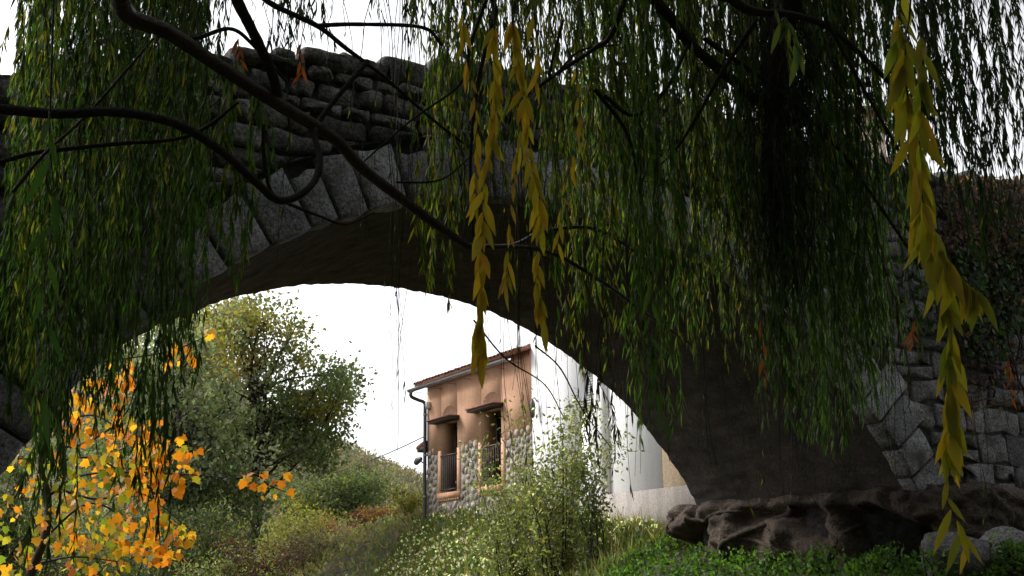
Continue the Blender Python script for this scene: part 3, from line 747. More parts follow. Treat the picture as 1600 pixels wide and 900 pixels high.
def shrub(name, label, x, ytop, dep, wpx, cols, nst, nleaf, lsize, group=None, cat='shrub', flowers=0, lean=.25, sig=.12, mat='leaf', fcol=(.75, .74, .6), wl=.45, base=None):
    b = gnd(x, dep) if base is None else A(base)
    top = at(x, ytop, dep)[2]; h = max(top-b[2], .3); w_ = wpx*dep/FPX
    t = empty(name, b, label, cat, group)
    st = MB(); pts = []
    for k in range(nst):
        o = A([rng.normal(0, .22)*w_, rng.normal(0, .22)*w_, 0]); hh = h*rng.uniform(.55, 1.02)
        P = smooth_path([b+o*.35-ZV*.1, b+o*.7+ZV*hh*.45+rng.normal(0, .05, 3)*w_, b+o*1.5+A([rng.normal(0, lean)*w_*.5, rng.normal(0, lean)*w_*.5, hh])], 12)
        st.add(*tube_vf(P, np.linspace(.014+.004*h, .003, 12), 5)); pts.append(P[3:])
        for q in range(4):
            f = P[int(rng.integers(3, 11))]; e_ = f+A([rng.normal(0, .16)*w_, rng.normal(0, .16)*w_, rng.uniform(.1, .3)*h*.6])
            Q = smooth_path([f, (f+e_)/2+rng.normal(0, .03, 3), e_], 6); st.add(*tube_vf(Q, np.linspace(.006, .002, 6), 4)); pts.append(Q[1:])
    st.build('stems', M['bark'], t)
    pts = np.vstack(pts); Pl = pts[rng.integers(0, len(pts), nleaf)]+rng.normal(0, sig*max(w_, .5)*.5, (nleaf, 3))
    cols = A(cols); c = jitcol(cols[rng.integers(0, len(cols), nleaf)], nleaf, .35, .12)
    L_ = lsize*rng.uniform(.6, 1.3, nleaf)
    V, F = leaf_dia(Pl, rng.normal(size=(nleaf, 3))+A([0, 0, -.3]), L_, L_*wl)
    tag(put('foliage', V, F, M[mat], t, rep(c, 4)), kind='stuff')
    if flowers:
        Pf = pts[rng.integers(0, len(pts), flowers)]+rng.normal(0, sig*w_*.5, (flowers, 3))+ZV*.03
        V, F = leaf_dia(Pf, rng.normal(size=(flowers, 3)), .05*rng.uniform(.6, 1.4, flowers), .05)
        tag(put('blossom', V, F, M[mat], t, rep(jitcol(fcol, flowers, .15, .05), 4)), kind='stuff')
    return t
PALE = [(.13, .15, .05), (.17, .17, .06), (.10, .13, .05)]
shrub('sapling', 'tall slender pale-green sapling in front of the two houses', 865, 645, 22, 150, PALE+[(.24, .24, .10)], 16, 6800, .1, cat='sapling', flowers=260, sig=.22, lean=.3)
shrub('sapling', 'leafy pale-green sapling against the stone base of the orange house', 800, 690, 23.5, 110, PALE, 10, 5200, .085, cat='sapling', flowers=150, sig=.22)
shrub('sapling', 'thin ash sapling against the white wall above the concrete base', 925, 690, 21, 70, [(.09, .12, .05), (.12, .14, .06)], 6, 1500, .09, cat='sapling', sig=.25)
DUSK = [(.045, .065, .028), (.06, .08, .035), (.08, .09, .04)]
RUST = [(.22, .09, .05), (.28, .13, .06), (.15, .07, .05)]
OLIVE = [(.15, .155, .08), (.2, .18, .09), (.13, .135, .075)]
YEL = [(.30, .24, .05), (.22, .2, .05), (.13, .14, .04)]
MAUVE = [(.19, .15, .14), (.23, .18, .16), (.15, .13, .10)]
shrub('shrub', 'dark red-brown shrub below the poplar trunk', 415, 842, 26, 120, [(.06, .028, .022), (.09, .04, .03), (.05, .03, .02)], 16, 3600, .09)
shrub('shrub', 'yellow-green bush beside the poplar trunk', 445, 785, 42, 140, [(.36, .32, .08), (.27, .26, .08), (.17, .19, .06)], 18, 5200, .13)
shrub('shrub', 'dusty mauve bush with bare twigs in front of the hillside', 490, 830, 40, 150, MAUVE+[(.13, .14, .06)], 24, 2600, .11)
shrub('shrub', 'rusty orange bush on the green slope of the hill', 587, 800, 60, 70, RUST+[(.3, .17, .08)], 18, 3600, .14)
shrub('shrub', 'reddish bush between the olive bush and the rusty one', 525, 812, 52, 70, RUST, 14, 2500, .13)
shrub('shrub', 'yellow-leaved bush beside the corner of the orange house', 650, 775, 38, 60, YEL+[(.12, .14, .04)], 14, 2600, .12)
shrub('shrub', 'pale green bush under the poplar beside the red-brown shrub', 345, 850, 25, 130, PALE+[(.2, .19, .1)], 16, 4200, .08, flowers=80)
shrub('shrub', 'dark leafy thicket between the poplar trunks', 265, 780, 30, 200, DUSK, 20, 5200, .12)
shrub('shrub', 'pale grassy bush under the poplar crown', 350, 815, 31, 120, PALE, 16, 3600, .11)
shrub('shrub', 'grey-green bush at the foot of the orange maple', 200, 800, 21, 190, DUSK, 20, 6500, .08)
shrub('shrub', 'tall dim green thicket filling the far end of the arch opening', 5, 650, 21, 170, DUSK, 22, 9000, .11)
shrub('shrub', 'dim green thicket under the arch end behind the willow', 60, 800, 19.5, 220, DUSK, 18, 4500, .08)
HILL = ['olive bush crowning the bare end of the hill ridge', 'mauve-grey bush on the ridge beside the dark oak', 'mauve-grey bush below the dark oak', 'mauve-grey bush between the oak and the yellow bush', 'olive bush where the ridge starts to drop towards the house',
        'yellow bush low on the ridge before the orange house', 'fresh green bush in the middle of the hill slope', 'mauve-grey bush just above the rusty orange bush', 'olive bush beside the poplar trunk at the foot of the hill', 'yellow bush between the rusty bush and the house',
        'olive bush at the hill foot beside the flower bank', 'yellow bush behind the dusty mauve one', 'olive bush on the hill behind the orange house', 'olive bush on the hill behind the poplar crown', 'mauve-grey bush high on the hill behind the poplars']
for q, (x, yt, dep, w_, cols) in enumerate([(600, 762, 85, 40, OLIVE), (560, 752, 88, 45, MAUVE), (520, 750, 84, 60, MAUVE), (478, 765, 74, 70, MAUVE), (625, 782, 80, 36, OLIVE), (645, 795, 76, 30, YEL), (540, 775, 74, 50, [(.07, .11, .03), (.09, .12, .04)]), (575, 785, 72, 34, MAUVE), (450, 790, 66, 60, OLIVE), (610, 800, 68, 36, YEL), (635, 812, 58, 40, OLIVE), (490, 785, 62, 60, YEL), (700, 770, 90, 50, OLIVE), (420, 735, 84, 80, OLIVE), (360, 700, 86, 100, MAUVE)]):
    lab = HILL[q]
    shrub('hillside_bush', lab, x, yt, dep, w_, cols, 9, 1500, .2, group='bushes scattered on the far hillside', sig=.3)

# low growth: herbs and flowers on the bank, hillside grass
def cover(name, label, cat, sfun, n, hgt, lsize, cols, wl=.4, up=1.0, mat='leaf', clump=1., zoff=0.):
    S, Dd = sfun(n); P = S[:, None]*EV+Dd[:, None]*DV; z = ground_h(P[:, 0], P[:, 1])
    cl = np.array([.5+.5*mnoise.noise(Vector((p[0]*1.7, p[1]*1.7, 0))) for p in P])*clump+(1-clump)
    zz = rng.uniform(0, 1, n)**.8*hgt*cl
    P[:, 2] = z+zz+zoff
    D = rng.normal(size=(n, 3))+ZV*up
    L_ = lsize*rng.uniform(.5, 1.4, n); V, F = leaf_dia(P, D, L_, L_*wl)
    cols = A(cols); c = jitcol(cols[rng.integers(0, len(cols), n)], n, .35, .12)
    return tag(put(name, V, F, M[mat], None, rep(c, 4)), label, cat, kind='stuff')
bank = lambda n: (rng.uniform(10.8, 16.4, n), rng.uniform(15.5, 31.5, n))
GRN = [(.06, .13, .02), (.08, .16, .03), (.05, .10, .02), (.11, .16, .04)]
cover('bank_herbs', 'lush green herbs covering the bank below the houses', 'herbs', bank, 60000, .62, .11, GRN+[(.13, .14, .05)], .45)
cover('bank_grass', 'long dry grass stems among the bank herbs', 'grass', bank, 14000, .55, .4, [(.16, .15, .06), (.12, .14, .05), (.2, .16, .08)], .05, 2.2)
cover('slope_growth', 'green and tawny growth on the slope beyond the flower bank', 'herbs', lambda n: (rng.uniform(1, 19, n), rng.uniform(30, 62, n)), 52000, .55, .2, [(.13, .18, .065), (.24, .21, .12), (.28, .23, .16), (.18, .2, .08), (.25, .205, .17)], .35, 1.)
cover('white_flowers', 'small white flowers dotted over the green bank', 'flowers', lambda n: (rng.normal(14.0, 1.1, n), rng.uniform(17, 31, n)), 5200, .75, .085, [(.75, .74, .62), (.7, .7, .5)], .9, .3, zoff=.08)
cover('near_herbs', 'bright green herbs along the foot of the rock', 'herbs', lambda n: (rng.uniform(10.9, 13.6, n), rng.uniform(8.4, 9.75, n)), 4200, .6, .075, [(.055, .12, .018), (.08, .155, .025), (.04, .085, .018)], .6, .6)
cover('near_herbs', 'green herbs below the outer end of the pier', 'herbs', lambda n: (rng.uniform(10.6, 12.1, n), rng.uniform(10, 17, n)), 6500, .6, .075, [(.06, .13, .02), (.09, .17, .03), (.045, .095, .02)], .6, .6)
cover('dry_reeds', 'pale dry grass along the river edge', 'grass', lambda n: (rng.uniform(-6, 6, n), rng.uniform(18, 45, n)), 12000, 1.2, .5, [(.2, .16, .09), (.26, .21, .12), (.12, .12, .05)], .05, 2.5)
def hillpts(n):
    x = rng.uniform(-60, 4, n); y = rng.uniform(48, 110, n); return x*EV[0]+y*EV[1], x*DV[0]+y*DV[1]
cover('hill_scrub', 'low mauve and olive scrub over the far hill', 'scrub', hillpts, 30000, .9, .34, MAUVE+MAUVE+[(.22, .18, .11), (.13, .15, .07)], .35, .8)
cover('hill_grass', 'short green grass on the far hill', 'grass', hillpts, 26000, .25, .4, [(.10, .16, .05), (.18, .17, .09), (.24, .2, .13)], .12, 2.)

# ivy and dead creeper on the wall to the right
def wall_pts(n, boxes, dj=.05):
    P = []
    w_ = A([b_[4] for b_ in boxes], float); w_ /= w_.sum()
    for q in rng.choice(len(boxes), n, p=w_):
        x0, x1, y0, y1, _ = boxes[q]; s, h = on_d(rng.uniform(x0, x1), rng.uniform(y0, y1), DN-.02); P.append(B(s, DN-.05-abs(rng.normal(0, dj)), h))
    return A(P)
def creeper(name, label, boxes, n, lsize, cols, base, nst, wl=.8, dj=.08):
    t = empty(name, base, label, 'creeper'); st = MB()
    for k in range(nst):
        P = wall_pts(4, boxes); P = P[np.argsort(P[:, 2])]; Q = smooth_path(P, 20)+rng.normal(0, .02, (20, 3)); st.add(*tube_vf(Q, np.linspace(.014, .005, 20), 5))
    st.build('stems', M['bark'], t)
    P = wall_pts(n, boxes, dj); c = jitcol(A(cols)[rng.integers(0, len(cols), n)], n, .35, .12); L_ = lsize*rng.uniform(.6, 1.3, n)
    V, F = leaf_dia(P, rng.normal(size=(n, 3))*.6+A([0, 0, -.8]), L_, L_*wl, N=np.broadcast_to(-DV, (n, 3))+rng.normal(0, .45, (n, 3)))
    tag(put('foliage', V, F, M['leaf'], t, rep(c, 4)), kind='stuff')
creeper('ivy', 'dark green ivy clinging to the bridge wall above the granite blocks', [(1480, 1600, 390, 450, 3), (1500, 1600, 440, 520, 3), (1560, 1600, 360, 400, 1), (1500, 1560, 500, 560, 1), (1400, 1480, 400, 520, 1)], 1500, .1, [(.035, .07, .03), (.05, .09, .04), (.03, .05, .025)], B(13.6, 9.9, 1.5), 14)
creeper('dead_creeper', 'withered brown creeper hanging over the wall beside the ivy', [(1465, 1600, 275, 400, 5), (1530, 1600, 370, 480, 2), (1490, 1600, 520, 640, 1)], 1300, .085, [(.10, .05, .038), (.15, .085, .065), (.07, .04, .03), (.2, .13, .10)], B(14.5, 9.9, 3), 40)
shrub('sprig', 'small leafy sprig growing below the undercut bridge wall', 1575, 838, 13.0, 70, [(.07, .13, .03), (.10, .16, .04)], 5, 120, .1, cat='plant', base=at(1580, 900, 13.0), sig=.3)
shrub('sprig', 'low leafy sprig beside the sloping grey rock', 1450, 872, 12.8, 60, [(.09, .18, .03), (.07, .14, .03)], 5, 120, .09, cat='plant', base=at(1455, 905, 12.8), sig=.3)

# ------------------------------------------------------------------ the willow over the viewer
wbase = A([2.4, -2.2, float(ground_h(2.4, -2.2))])
willow = empty('weeping_willow', wbase, 'old weeping willow with long trailing green and yellow strands before the bridge', 'tree')
fork = A([1.8, -1.6, 3.0])
P, R = branchy(wbase-ZV*.3, fork, .42, .3, 8, .05); put('trunk', *tube_vf(P, R, 14), M['bark'], willow, smooth=True)
attach = []
def limb(P, r0, r1, n=26, sides=8, mat='bark', name='branch', keep=True):
    Q = smooth_path(P, n); rr = np.linspace(r0, r1, n)*rng.uniform(.94, 1.06, n)
    o = put(name, *tube_vf(Q, rr, sides), M[mat], willow, smooth=True)
    if keep: attach.extend(list(Q))
    return Q
def overhead(r): return .52*r+1.15
for az, rl in ((-36, 9.5), (-27, 9.2), (-18, 9.4), (-8, 9.3), (2, 9.4), (11, 10), (20, 10.5), (29, 11), (38, 11), (52, 9), (-55, 8), (-80, 7), (80, 7), (110, 7), (150, 7), (-120, 7), (180, 7)):
    a_ = math.radians(az); dr = A([math.sin(a_), math.cos(a_), 0])
    pts = [fork]
    for r_ in np.linspace(2.0, rl, 6): pts.append(dr*r_+ZV*(max(overhead(r_), 3.6+.25*r_)+rng.uniform(0, .25))+A([rng.normal(0, .12), rng.normal(0, .12), 0]))
    Q = limb(pts, .11, .018, 40)
    for k in range(8, 40, 4):
        sgn = 1 if rng.uniform() < .5 else -1; pd = A([dr[1], -dr[0], 0])*sgn
        e_ = Q[k]+pd*rng.uniform(.6, 1.2)+dr*rng.uniform(.1, .6); e_[2] = max(overhead(np.hypot(*e_[:2])), Q[k][2])+rng.uniform(-.02, .3)
        limb([Q[k], (Q[k]+e_)/2+ZV*.15, e_], .025, .008, 8, 5)
# boughs that hang into the picture, traced from it
def bough(px, dep, r, mat='bark', n=36, ext=None):
    k = len(px); ds = np.linspace(dep[0], dep[1], k)
    P = [at(x, y, d_) for (x, y), d_ in zip(px, ds)]
    if ext is not None: P = [P[0]+A(ext)]+P
    limb(P, r[0]*dep[0]/FPX, r[1]*dep[1]/FPX, n, 8, mat)
bough([(178, -60), (188, 0), (205, 27), (262, 50), (330, 95), (430, 160), (520, 215), (565, 262), (620, 305), (680, 350), (730, 385)], (5.2, 6.6), (17, 7), 'bark_brown', 60, (-.1, -.6, .9))
bough([(730, 385), (800, 384), (850, 362), (930, 358), (1010, 405)], (6.6, 7.4), (5, 2.), 'bark_brown')
bough([(735, 385), (850, 392), (940, 440), (1010, 490), (1090, 545)], (6.6, 7.6), (4.5, 2), 'bark_brown')
bough([(-60, 168), (0, 170), (90, 178), (180, 175), (270, 192), (340, 232), (400, 285), (432, 312), (462, 308), (490, 285), (500, 250), (492, 210), (505, 180), (545, 130), (575, 95)], (5., 6.2), (9.5, 4.), 'bark', 70, (-.9, -.3, .5))
bough([(-40, 252), (60, 238), (180, 225), (270, 218), (320, 200), (372, 160)], (5.6, 6.), (4.5, 2.5), 'bark', 40, (-.6, 0, .2))
bough([(20, 300), (70, 240), (125, 190), (180, 130), (240, 60)], (5.5, 6.), (3, 2))
bough([(345, -60), (370, 0), (395, 50), (425, 115), (436, 165)], (5.2, 6.), (10, 8), 'bark')
bough([(380, -50), (415, 0), (495, 40), (540, 75), (600, 120), (680, 190), (760, 250)], (6., 7.), (5.5, 1.8), 'bark')
bough([(495, 40), (560, 38), (660, 43), (690, 70)], (6.2, 6.6), (4, 2.5))
bough([(250, 40), (300, 60), (360, 45), (400, 75), (450, 130)], (5.6, 6), (4, 2.5))
bough([(430, 310), (500, 338), (540, 350), (585, 332)], (6.1, 6.3), (3, 1.2))
bough([(412, 195), (412, 240), (420, 290), (432, 310)], (6.1, 6.1), (3, 3))
bough([(690, -40), (770, 0), (760, 70), (745, 140), (735, 260), (740, 390)], (5.6, 5.9), (4.5, 2.), 'bark')
bough([(985, -40), (975, 0), (955, 55), (930, 75), (870, 115), (815, 155)], (6.2, 6.6), (6, 2.5))
bough([(1000, -40), (1050, 30), (1080, 70), (1150, 130), (1200, 170), (1240, 190)], (6.8, 7.3), (10, 7), 'bark', 40, (-.2, -.3, .6))
bough([(1110, -40), (1145, 0), (1180, 18), (1230, 22), (1290, 40), (1350, 90), (1400, 140)], (6.4, 6.8), (10, 3), 'bark', 40, (0, -.4, .6))
bough([(1240, -30), (1225, 30), (1212, 120), (1208, 220), (1212, 330), (1220, 420)], (7.2, 7.4), (26, 12), 'bark', 40, (.1, -.5, .7))
bough([(1180, 35), (1130, 110), (1090, 180), (1050, 240), (990, 290)], (6.6, 7), (4, 1.5))
bough([(945, 150), (990, 180), (1040, 140), (1075, 70)], (6.6, 6.9), (3.5, 3))
bough([(930, 140), (980, 210), (1000, 300), (1010, 400)], (6.6, 7), (3.5, 1.5))
bough([(1100, 60), (1200, 130), (1300, 220), (1380, 330), (1440, 420)], (7., 7.4), (4, 2.))
bough([(1290, 30), (1350, 140), (1420, 260), (1480, 340)], (6.4, 6.8), (3.5, 1.5))
bough([(880, 30), (860, 120), (905, 80), (960, 70)], (6.4, 6.6), (2.5, 1.5))
bough([(760, 0), (735, 70), (720, 130), (640, 190), (560, 260)], (6.2, 6.6), (3, 1.2))
bough([(620, 285), (690, 280), (745, 235)], (6.3, 6.6), (2.2, 1.2))
bough([(740, 500), (790, 560), (850, 600), (880, 650)], (6.4, 6.6), (1.6, .8))
bough([(836, 540), (875, 575), (910, 640), (955, 700)], (6.4, 6.6), (1.6, .7))
AT = A(attach)

GREEN = A([(.055, .115, .022), (.045, .095, .02), (.07, .135, .025)]); DARK = A([(.03, .06, .016), (.035, .07, .02), (.04, .055, .02)])
YG = A([(.20, .22, .03), (.26, .23, .035), (.13, .18, .03)]); YE = A([(.40, .29, .03), (.34, .26, .03), (.44, .28, .03)])
strand_list = []
def zat(x, y, P):
    r_ = ray(x, y); return r_[2]/np.hypot(r_[0], r_[1])*np.hypot(P[0], P[1])
def strand_path(x, dep, yt, yb, hang=True):
    Pb = at(x, yb, dep); zt_ = zat(x, yt, Pb); n_ = max(8, int((zt_-Pb[2])*7))
    t = np.linspace(0, 1, n_)[:, None]
    P = np.repeat(Pb[None], n_, 0); P[:, 2] = (zt_+(Pb[2]-zt_)*t)[:, 0]
    ph = rng.uniform(0, 6.3, 4); am = rng.uniform(.02, .09)
    P[:, 0] += am*np.sin(t[:, 0]*rng.uniform(2, 5)+ph[0])+.015*np.sin(t[:, 0]*17+ph[1]); P[:, 1] += am*np.sin(t[:, 0]*rng.uniform(2, 4)+ph[2])
    if yt < 20:
        ds = np.linalg.norm((AT-P[0])*A([1, 1, .8]), axis=1)+np.where(AT[:, 2] < P[0][2]-.1, 5, 0); j = ds.argmin()
        if ds[j] < 2.2:
            q = AT[j]; mid = (q+P[0])/2+ZV*.12*np.linalg.norm(q-P[0]); P = np.vstack([smooth_path([q, mid, P[0], P[1]], 8)[:-2], P])
    return P
def add_strand(x, dep, yt, yb, pal, dens=52, lsize=.105, vis=1., bare=0., wl=.125):
    P = strand_path(x, dep, yt, yb)
    seg = np.linalg.norm(np.diff(P, axis=0), axis=1); cum = np.concatenate([[0], seg.cumsum()]); Ltot = cum[-1]
    m = MB(); m.add(*tube_vf(P, np.linspace(.0042, .0015, len(P)), 3), (.045, .035, .015))
    nl = int(Ltot*dens*(1-bare))
    if nl:
        u = np.sort(rng.uniform(.03, 1, nl))*Ltot
        if bare: u = Ltot-(Ltot-u)*(.6+.4*rng.uniform())
        Pl = np.stack([np.interp(u, cum, P[:, k]) for k in range(3)], 1)
        az = rng.uniform(0, 2*math.pi, nl); sp_ = rng.uniform(.08, .42, nl)
        D = np.stack([np.cos(az)*sp_, np.sin(az)*sp_, -np.ones(nl)], 1)
        L_ = lsize*rng.uniform(.6, 1.25, nl); c = jitcol(pal[rng.integers(0, len(pal), nl)], nl, .3, .12)
        V, F = leaf_dia(Pl, D, L_, L_*wl); m.add(V, F, rep(c, 4))
        if Ltot > .5 and not bare:   # short side twigs
            for _ in range(int(Ltot*1.6)):
                k = int(rng.integers(0, len(P)-2)); az = rng.uniform(0, 6.28); ln = rng.uniform(.12, .4)
                e_ = P[k]+A([math.cos(az)*.10, math.sin(az)*.10, -ln]); Q = smooth_path([P[k], P[k]+A([math.cos(az)*.08, math.sin(az)*.08, -ln*.35]), e_], 5)
                m.add(*tube_vf(Q, .0013, 3), (.045, .035, .015))
                n2 = int(ln*dens*1.1)+2; u2 = rng.uniform(.1, 1, n2); Pl = Q[np.clip((u2*4).astype(int), 0, 4)]+(Q[1]-Q[0])*0
                Pl = np.stack([np.interp(u2*4, range(5), Q[:, kk]) for kk in range(3)], 1)
                a2 = rng.uniform(0, 6.28, n2); s2 = rng.uniform(.08, .42, n2); L2 = lsize*rng.uniform(.6, 1.2, n2)
                V, F = leaf_dia(Pl, np.stack([np.cos(a2)*s2, np.sin(a2)*s2, -np.ones(n2)], 1), L2, L2*wl); m.add(V, F, rep(jitcol(pal[rng.integers(0, len(pal), n2)], n2, .3, .12), 4))
    strand_list.append((vis*(yb-max(yt, 0))/dep, m))
def mix(*a): return np.vstack(a)
Z_ = [ # x0,x1, ytop, yb0,yb1, count, depth lo,hi, palette, density
 (-10, 75, -120, 430, 690, 42, 6.5, 8.8, mix(GREEN, DARK, YG[:1]), 52), (50, 118, -120, 640, 905, 14, 5.5, 7.5, mix(DARK, DARK, GREEN), 56), (110, 200, -120, 420, 660, 46, 6.5, 8.8, mix(GREEN, DARK, DARK, YG[2:]), 52),
 (198, 252, -100, 600, 880, 16, 5.8, 7.8, mix(DARK, DARK, GREEN), 56), (240, 305, -100, 360, 610, 20, 6.5, 8.6, mix(GREEN, DARK), 52), (0, 300, -120, 130, 420, 48, 5.8, 8.6, mix(GREEN, DARK, YG), 46),
 (300, 330, 150, 260, 410, 5, 5.9, 6.2, mix(GREEN, YG[:1]), 60), (350, 395, 120, 330, 440, 6, 5.9, 6.3, mix(GREEN, YG[:1]), 60), (200, 345, -80, 50, 150, 16, 6, 8, DARK, 42), (430, 660, -80, 20, 95, 15, 6, 8.5, DARK, 30),
 (655, 700, -80, 280, 490, 9, 6.4, 8., mix(GREEN, YG), 46), (690, 760, -80, 120, 360, 16, 6.4, 8.4, mix(GREEN, YG, DARK), 44), (740, 880, -80, 110, 330, 30, 6.4, 8.4, mix(GREEN, YG), 44),
 (860, 900, -80, 330, 480, 6, 6.4, 8, mix(YG, GREEN), 40), (880, 985, -80, 330, 600, 26, 6.6, 8.8, mix(YG, GREEN), 40), (900, 1010, -80, 180, 420, 34, 6.6, 9, mix(GREEN, GREEN, YG), 48), (1000, 1058, -80, 420, 690, 14, 5.6, 8, mix(GREEN, GREEN, YG[2:]), 52),
 (1050, 1200, -80, 300, 570, 58, 6.6, 9.4, mix(GREEN, DARK, YG), 50), (1180, 1265, -80, 360, 700, 42, 6.8, 9.2, mix(DARK, DARK, GREEN), 54), (1250, 1335, -80, 420, 700, 44, 6.8, 9.8, mix(GREEN, DARK), 52), (1320, 1440, -80, 330, 640, 46, 6.8, 10, mix(GREEN, DARK), 50),
 (1425, 1610, -80, 140, 300, 40, 6.2, 9.5, DARK, 46), (1470, 1610, -80, 230, 500, 16, 6.2, 9, DARK, 40), (880, 1440, -80, 80, 360, 105, 6.4, 9.6, mix(GREEN, YG, DARK), 46), (1340, 1400, 300, 520, 660, 10, 8, 9.8, GREEN, 50)]
for (x0, x1, yt, a_, b_, k, d0, d1, pal, dens) in Z_:
    for _ in range(k):
        yb = rng.uniform(a_, b_); add_strand(rng.uniform(x0, x1), rng.uniform(d0, d1), yt+rng.uniform(-60, 20), yb, pal[rng.permutation(len(pal))[:max(2, len(pal)//2)]], dens)
for (x0, x1, a_, b_, k) in ((600, 700, 420, 760, 12), (790, 900, 500, 760, 22), (900, 1060, 560, 800, 16), (300, 600, 60, 480, 16), (1080, 1420, 650, 830, 26), (1500, 1600, 400, 860, 14), (660, 860, 350, 620, 18)):
    for _ in range(k): add_strand(rng.uniform(x0, x1), rng.uniform(5.8, 8), -60, rng.uniform(a_, b_), mix(DARK, YG[:1]), 10, .07, .25, .75)
for x, yb in ((908, 690), (915, 700), (955, 745), (962, 690), (1396, 640), (1175, 560), (1190, 590)): add_strand(x, rng.uniform(6.2, 6.8), 480 if x < 1100 else 300, yb, A([(.05, .035, .015), (.06, .06, .02)]), 42, .09, .3)
strand_list.sort(key=lambda q: -q[0])
stf = MB()
for q, (v_, m) in enumerate(strand_list):
    if q < 300: m.build('hanging_strand', M['leaf'], willow)
    else:
        V, F, K = m.arr(); stf.add(V, F, K)
tag(stf.build('hanging_strands', M['leaf'], willow), kind='stuff')
# tangle of dead twigs round the dark bough
tw = MB()
for _ in range(420):
    p = at(rng.normal(1225, 34), rng.uniform(0, 380), rng.uniform(7.0, 7.6)); e_ = p+A([rng.normal(0, .12), rng.normal(0, .1), -rng.uniform(.15, .6)])
    tw.add(*tube_vf(smooth_path([p, (p+e_)/2+rng.normal(0, .05, 3), e_], 5), .003, 3))
tag(tw.build('dead_twigs', M['bark'], willow), kind='stuff')
# near strands whose leaves can be picked out one by one
def near_strand(px, dep, nleaf, pal, L0, wl=.2, ext=True, spread=.35, r=.0035):
    P = [at(x, y, dep) for x, y in px]
    if ext: P = [P[0]+A([.05, -.25, 1.0])]+P
    Q = smooth_path(P, 40); st = put('hanging_strand', *tube_vf(Q, np.linspace(r, .001, 40), 5), M['bark_brown'], willow, smooth=True)
    us = np.linspace(.2 if ext else .02, 1, nleaf)+rng.normal(0, .01, nleaf)
    for q, u in enumerate(us):
        u = min(max(u, 0), 1); k = u*39; p = A([np.interp(k, range(40), Q[:, c_]) for c_ in range(3)])
        side = 1 if q % 2 else -1; az = (0 if side > 0 else math.pi)+rng.normal(0, .8); s_ = abs(rng.normal(spread, .15))
        D = A([[math.cos(az)*s_, math.sin(az)*s_, -1]]); L_ = L0*rng.uniform(.65, 1.2)
        V, F, kk = leaf_lance(p[None], D, A([L_]), A([L_*wl]), N=A([[rng.normal(0, .35), -1, rng.normal(0, .2)]]))
        c = jitcol(pal[rng.integers(0, len(pal))], 1, .2, .1); put('leaf', V, F, M['leaf'], st, rep(c, kk), smooth=True)
YL2 = A([(.36, .29, .03), (.30, .27, .035), (.42, .30, .03), (.24, .24, .035)])
near_strand([(1425, -40), (1415, 60), (1418, 150), (1432, 240), (1440, 320), (1455, 400), (1480, 480), (1485, 560), (1482, 640), (1480, 700)], 3.1, 70, YL2, .12, .23, spread=.3)
near_strand([(1408, -40), (1402, 60), (1412, 160), (1428, 270), (1432, 360)], 3.15, 40, YL2, .112, .23, spread=.32)
near_strand([(1440, -40), (1442, 80), (1440, 170), (1436, 260), (1448, 340), (1478, 400), (1510, 440), (1528, 455)], 3.0, 48, YL2, .112, .23, spread=.3)
near_strand([(1475, 560), (1488, 700), (1478, 770), (1500, 820), (1512, 845)], 3.1, 11, YL2, .11, .18, False)
near_strand([(775, -40), (772, 60), (775, 130), (765, 210), (755, 320), (752, 420), (750, 500), (752, 560)], 3.7, 50, YE, .105, .23, spread=.24)
near_strand([(800, -40), (805, 60), (820, 160), (830, 250), (845, 330), (838, 430), (850, 500)], 3.8, 44, YE, .105, .23, spread=.26)
near_strand([(728, -40), (725, 60), (745, 180), (742, 280), (748, 380)], 3.9, 24, YE, .095, .18, spread=.2)
near_strand([(835, 20), (840, 110), (815, 200), (800, 300), (793, 400), (790, 440)], 3.9, 22, YE, .10, .18, False, spread=.22)
near_strand([(900, 100), (905, 200), (880, 300), (872, 380)], 4.6, 14, YE, .09, .17, False, spread=.3)
GN = A([(.05, .11, .025), (.06, .12, .03)])
near_strand([(80, 120), (78, 220), (85, 330), (70, 440), (78, 560), (62, 650)], 2.9, 11, GN, .14, .14)
near_strand([(1210, -20), (1228, 30), (1240, 60), (1248, 75)], 3.4, 9, A([(.08, .13, .05), (.12, .14, .04)]), .1, .2, True)
near_strand([(1020, 430), (1015, 520), (1022, 590), (1040, 650)], 3.9, 10, GN, .12, .14, False)
OR_ = A([(.45, .13, .03), (.38, .10, .03)])
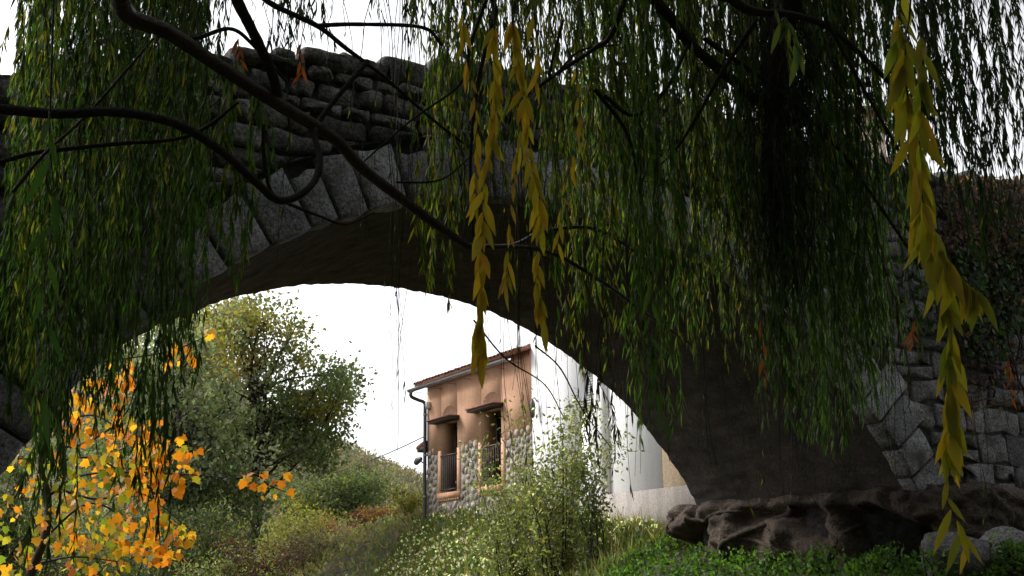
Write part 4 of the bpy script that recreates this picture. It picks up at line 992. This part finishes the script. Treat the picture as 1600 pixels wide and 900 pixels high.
for px in ([(372, 60), (374, 80), (378, 105)], [(468, 70), (470, 95), (472, 112)], [(1190, 500), (1192, 560), (1196, 590)], [(1428, 500), (1426, 530)], [(1575, 560), (1580, 620)]): near_strand(px, 6.0, 5, OR_, .09, .2, False)
# unseen high crown over and behind the viewer, made dense to cast shade
nc = 46000
az = rng.uniform(0, 2*math.pi, nc); r_ = 10.5*np.sqrt(rng.uniform(0, 1, nc))
Pc = np.stack([1+r_*np.cos(az), -.5+r_*np.sin(az), np.zeros(nc)], 1); rr = np.hypot(Pc[:, 0], Pc[:, 1])
Pc[:, 2] = np.where(Pc[:, 1] > 0, np.maximum(.60*rr+1.3, 4.2), 3.2)+rng.uniform(0, 1, nc)**1.3*4.5*(1-.4*(r_/10.5)**2)
L_ = .2*rng.uniform(.6, 1.3, nc); V, F = leaf_dia(Pc, rng.normal(size=(nc, 3))*.5-ZV, L_, L_*.3)
tag(put('crown', V, F, M['leaf'], willow, rep(jitcol(mix(GREEN, DARK)[rng.integers(0, 6, nc)], nc), 4)), kind='stuff')
# unseen alders added behind and beside the viewer to darken the foreground
for x, y, h, r, lab in ((-9, 3.5, 13, 4.2, 'unseen dense alder added for shade on the left river bank short of the bridge'), (-7.5, -4, 14, 4.5, 'unseen broad alder added for shade on the left bank upstream of the willow'), (-1, -9, 15, 5, 'unseen tall alder added for shade in mid-bank behind the willow trunk'),
                        (6, -8, 14, 5, 'unseen spreading alder added for shade behind the willow on the right bank'), (9.5, -1, 13, 4.5, 'unseen dense alder added for shade beside the willow on the right bank'), (11.5, 6.5, 12, 4.2, 'unseen dense alder added for shade on the right bank short of the bridge wing wall')):
    g_ = float(ground_h(x, y)); nn_ = 90
    u_ = unit(rng.normal(size=(nn_, 3)))*rng.uniform(.3, 1, (nn_, 1))**.5
    cl = A([x, y, g_+h*.52])+u_*A([r, r, h*.46])
    tree('unseen_shade_tree', lab, A([x, y, g_]), cl, 14000, .4, GREEN*.9, A([x, y, g_+h*.75]), .26, sigma=.75, limbs=30, wl=.7)
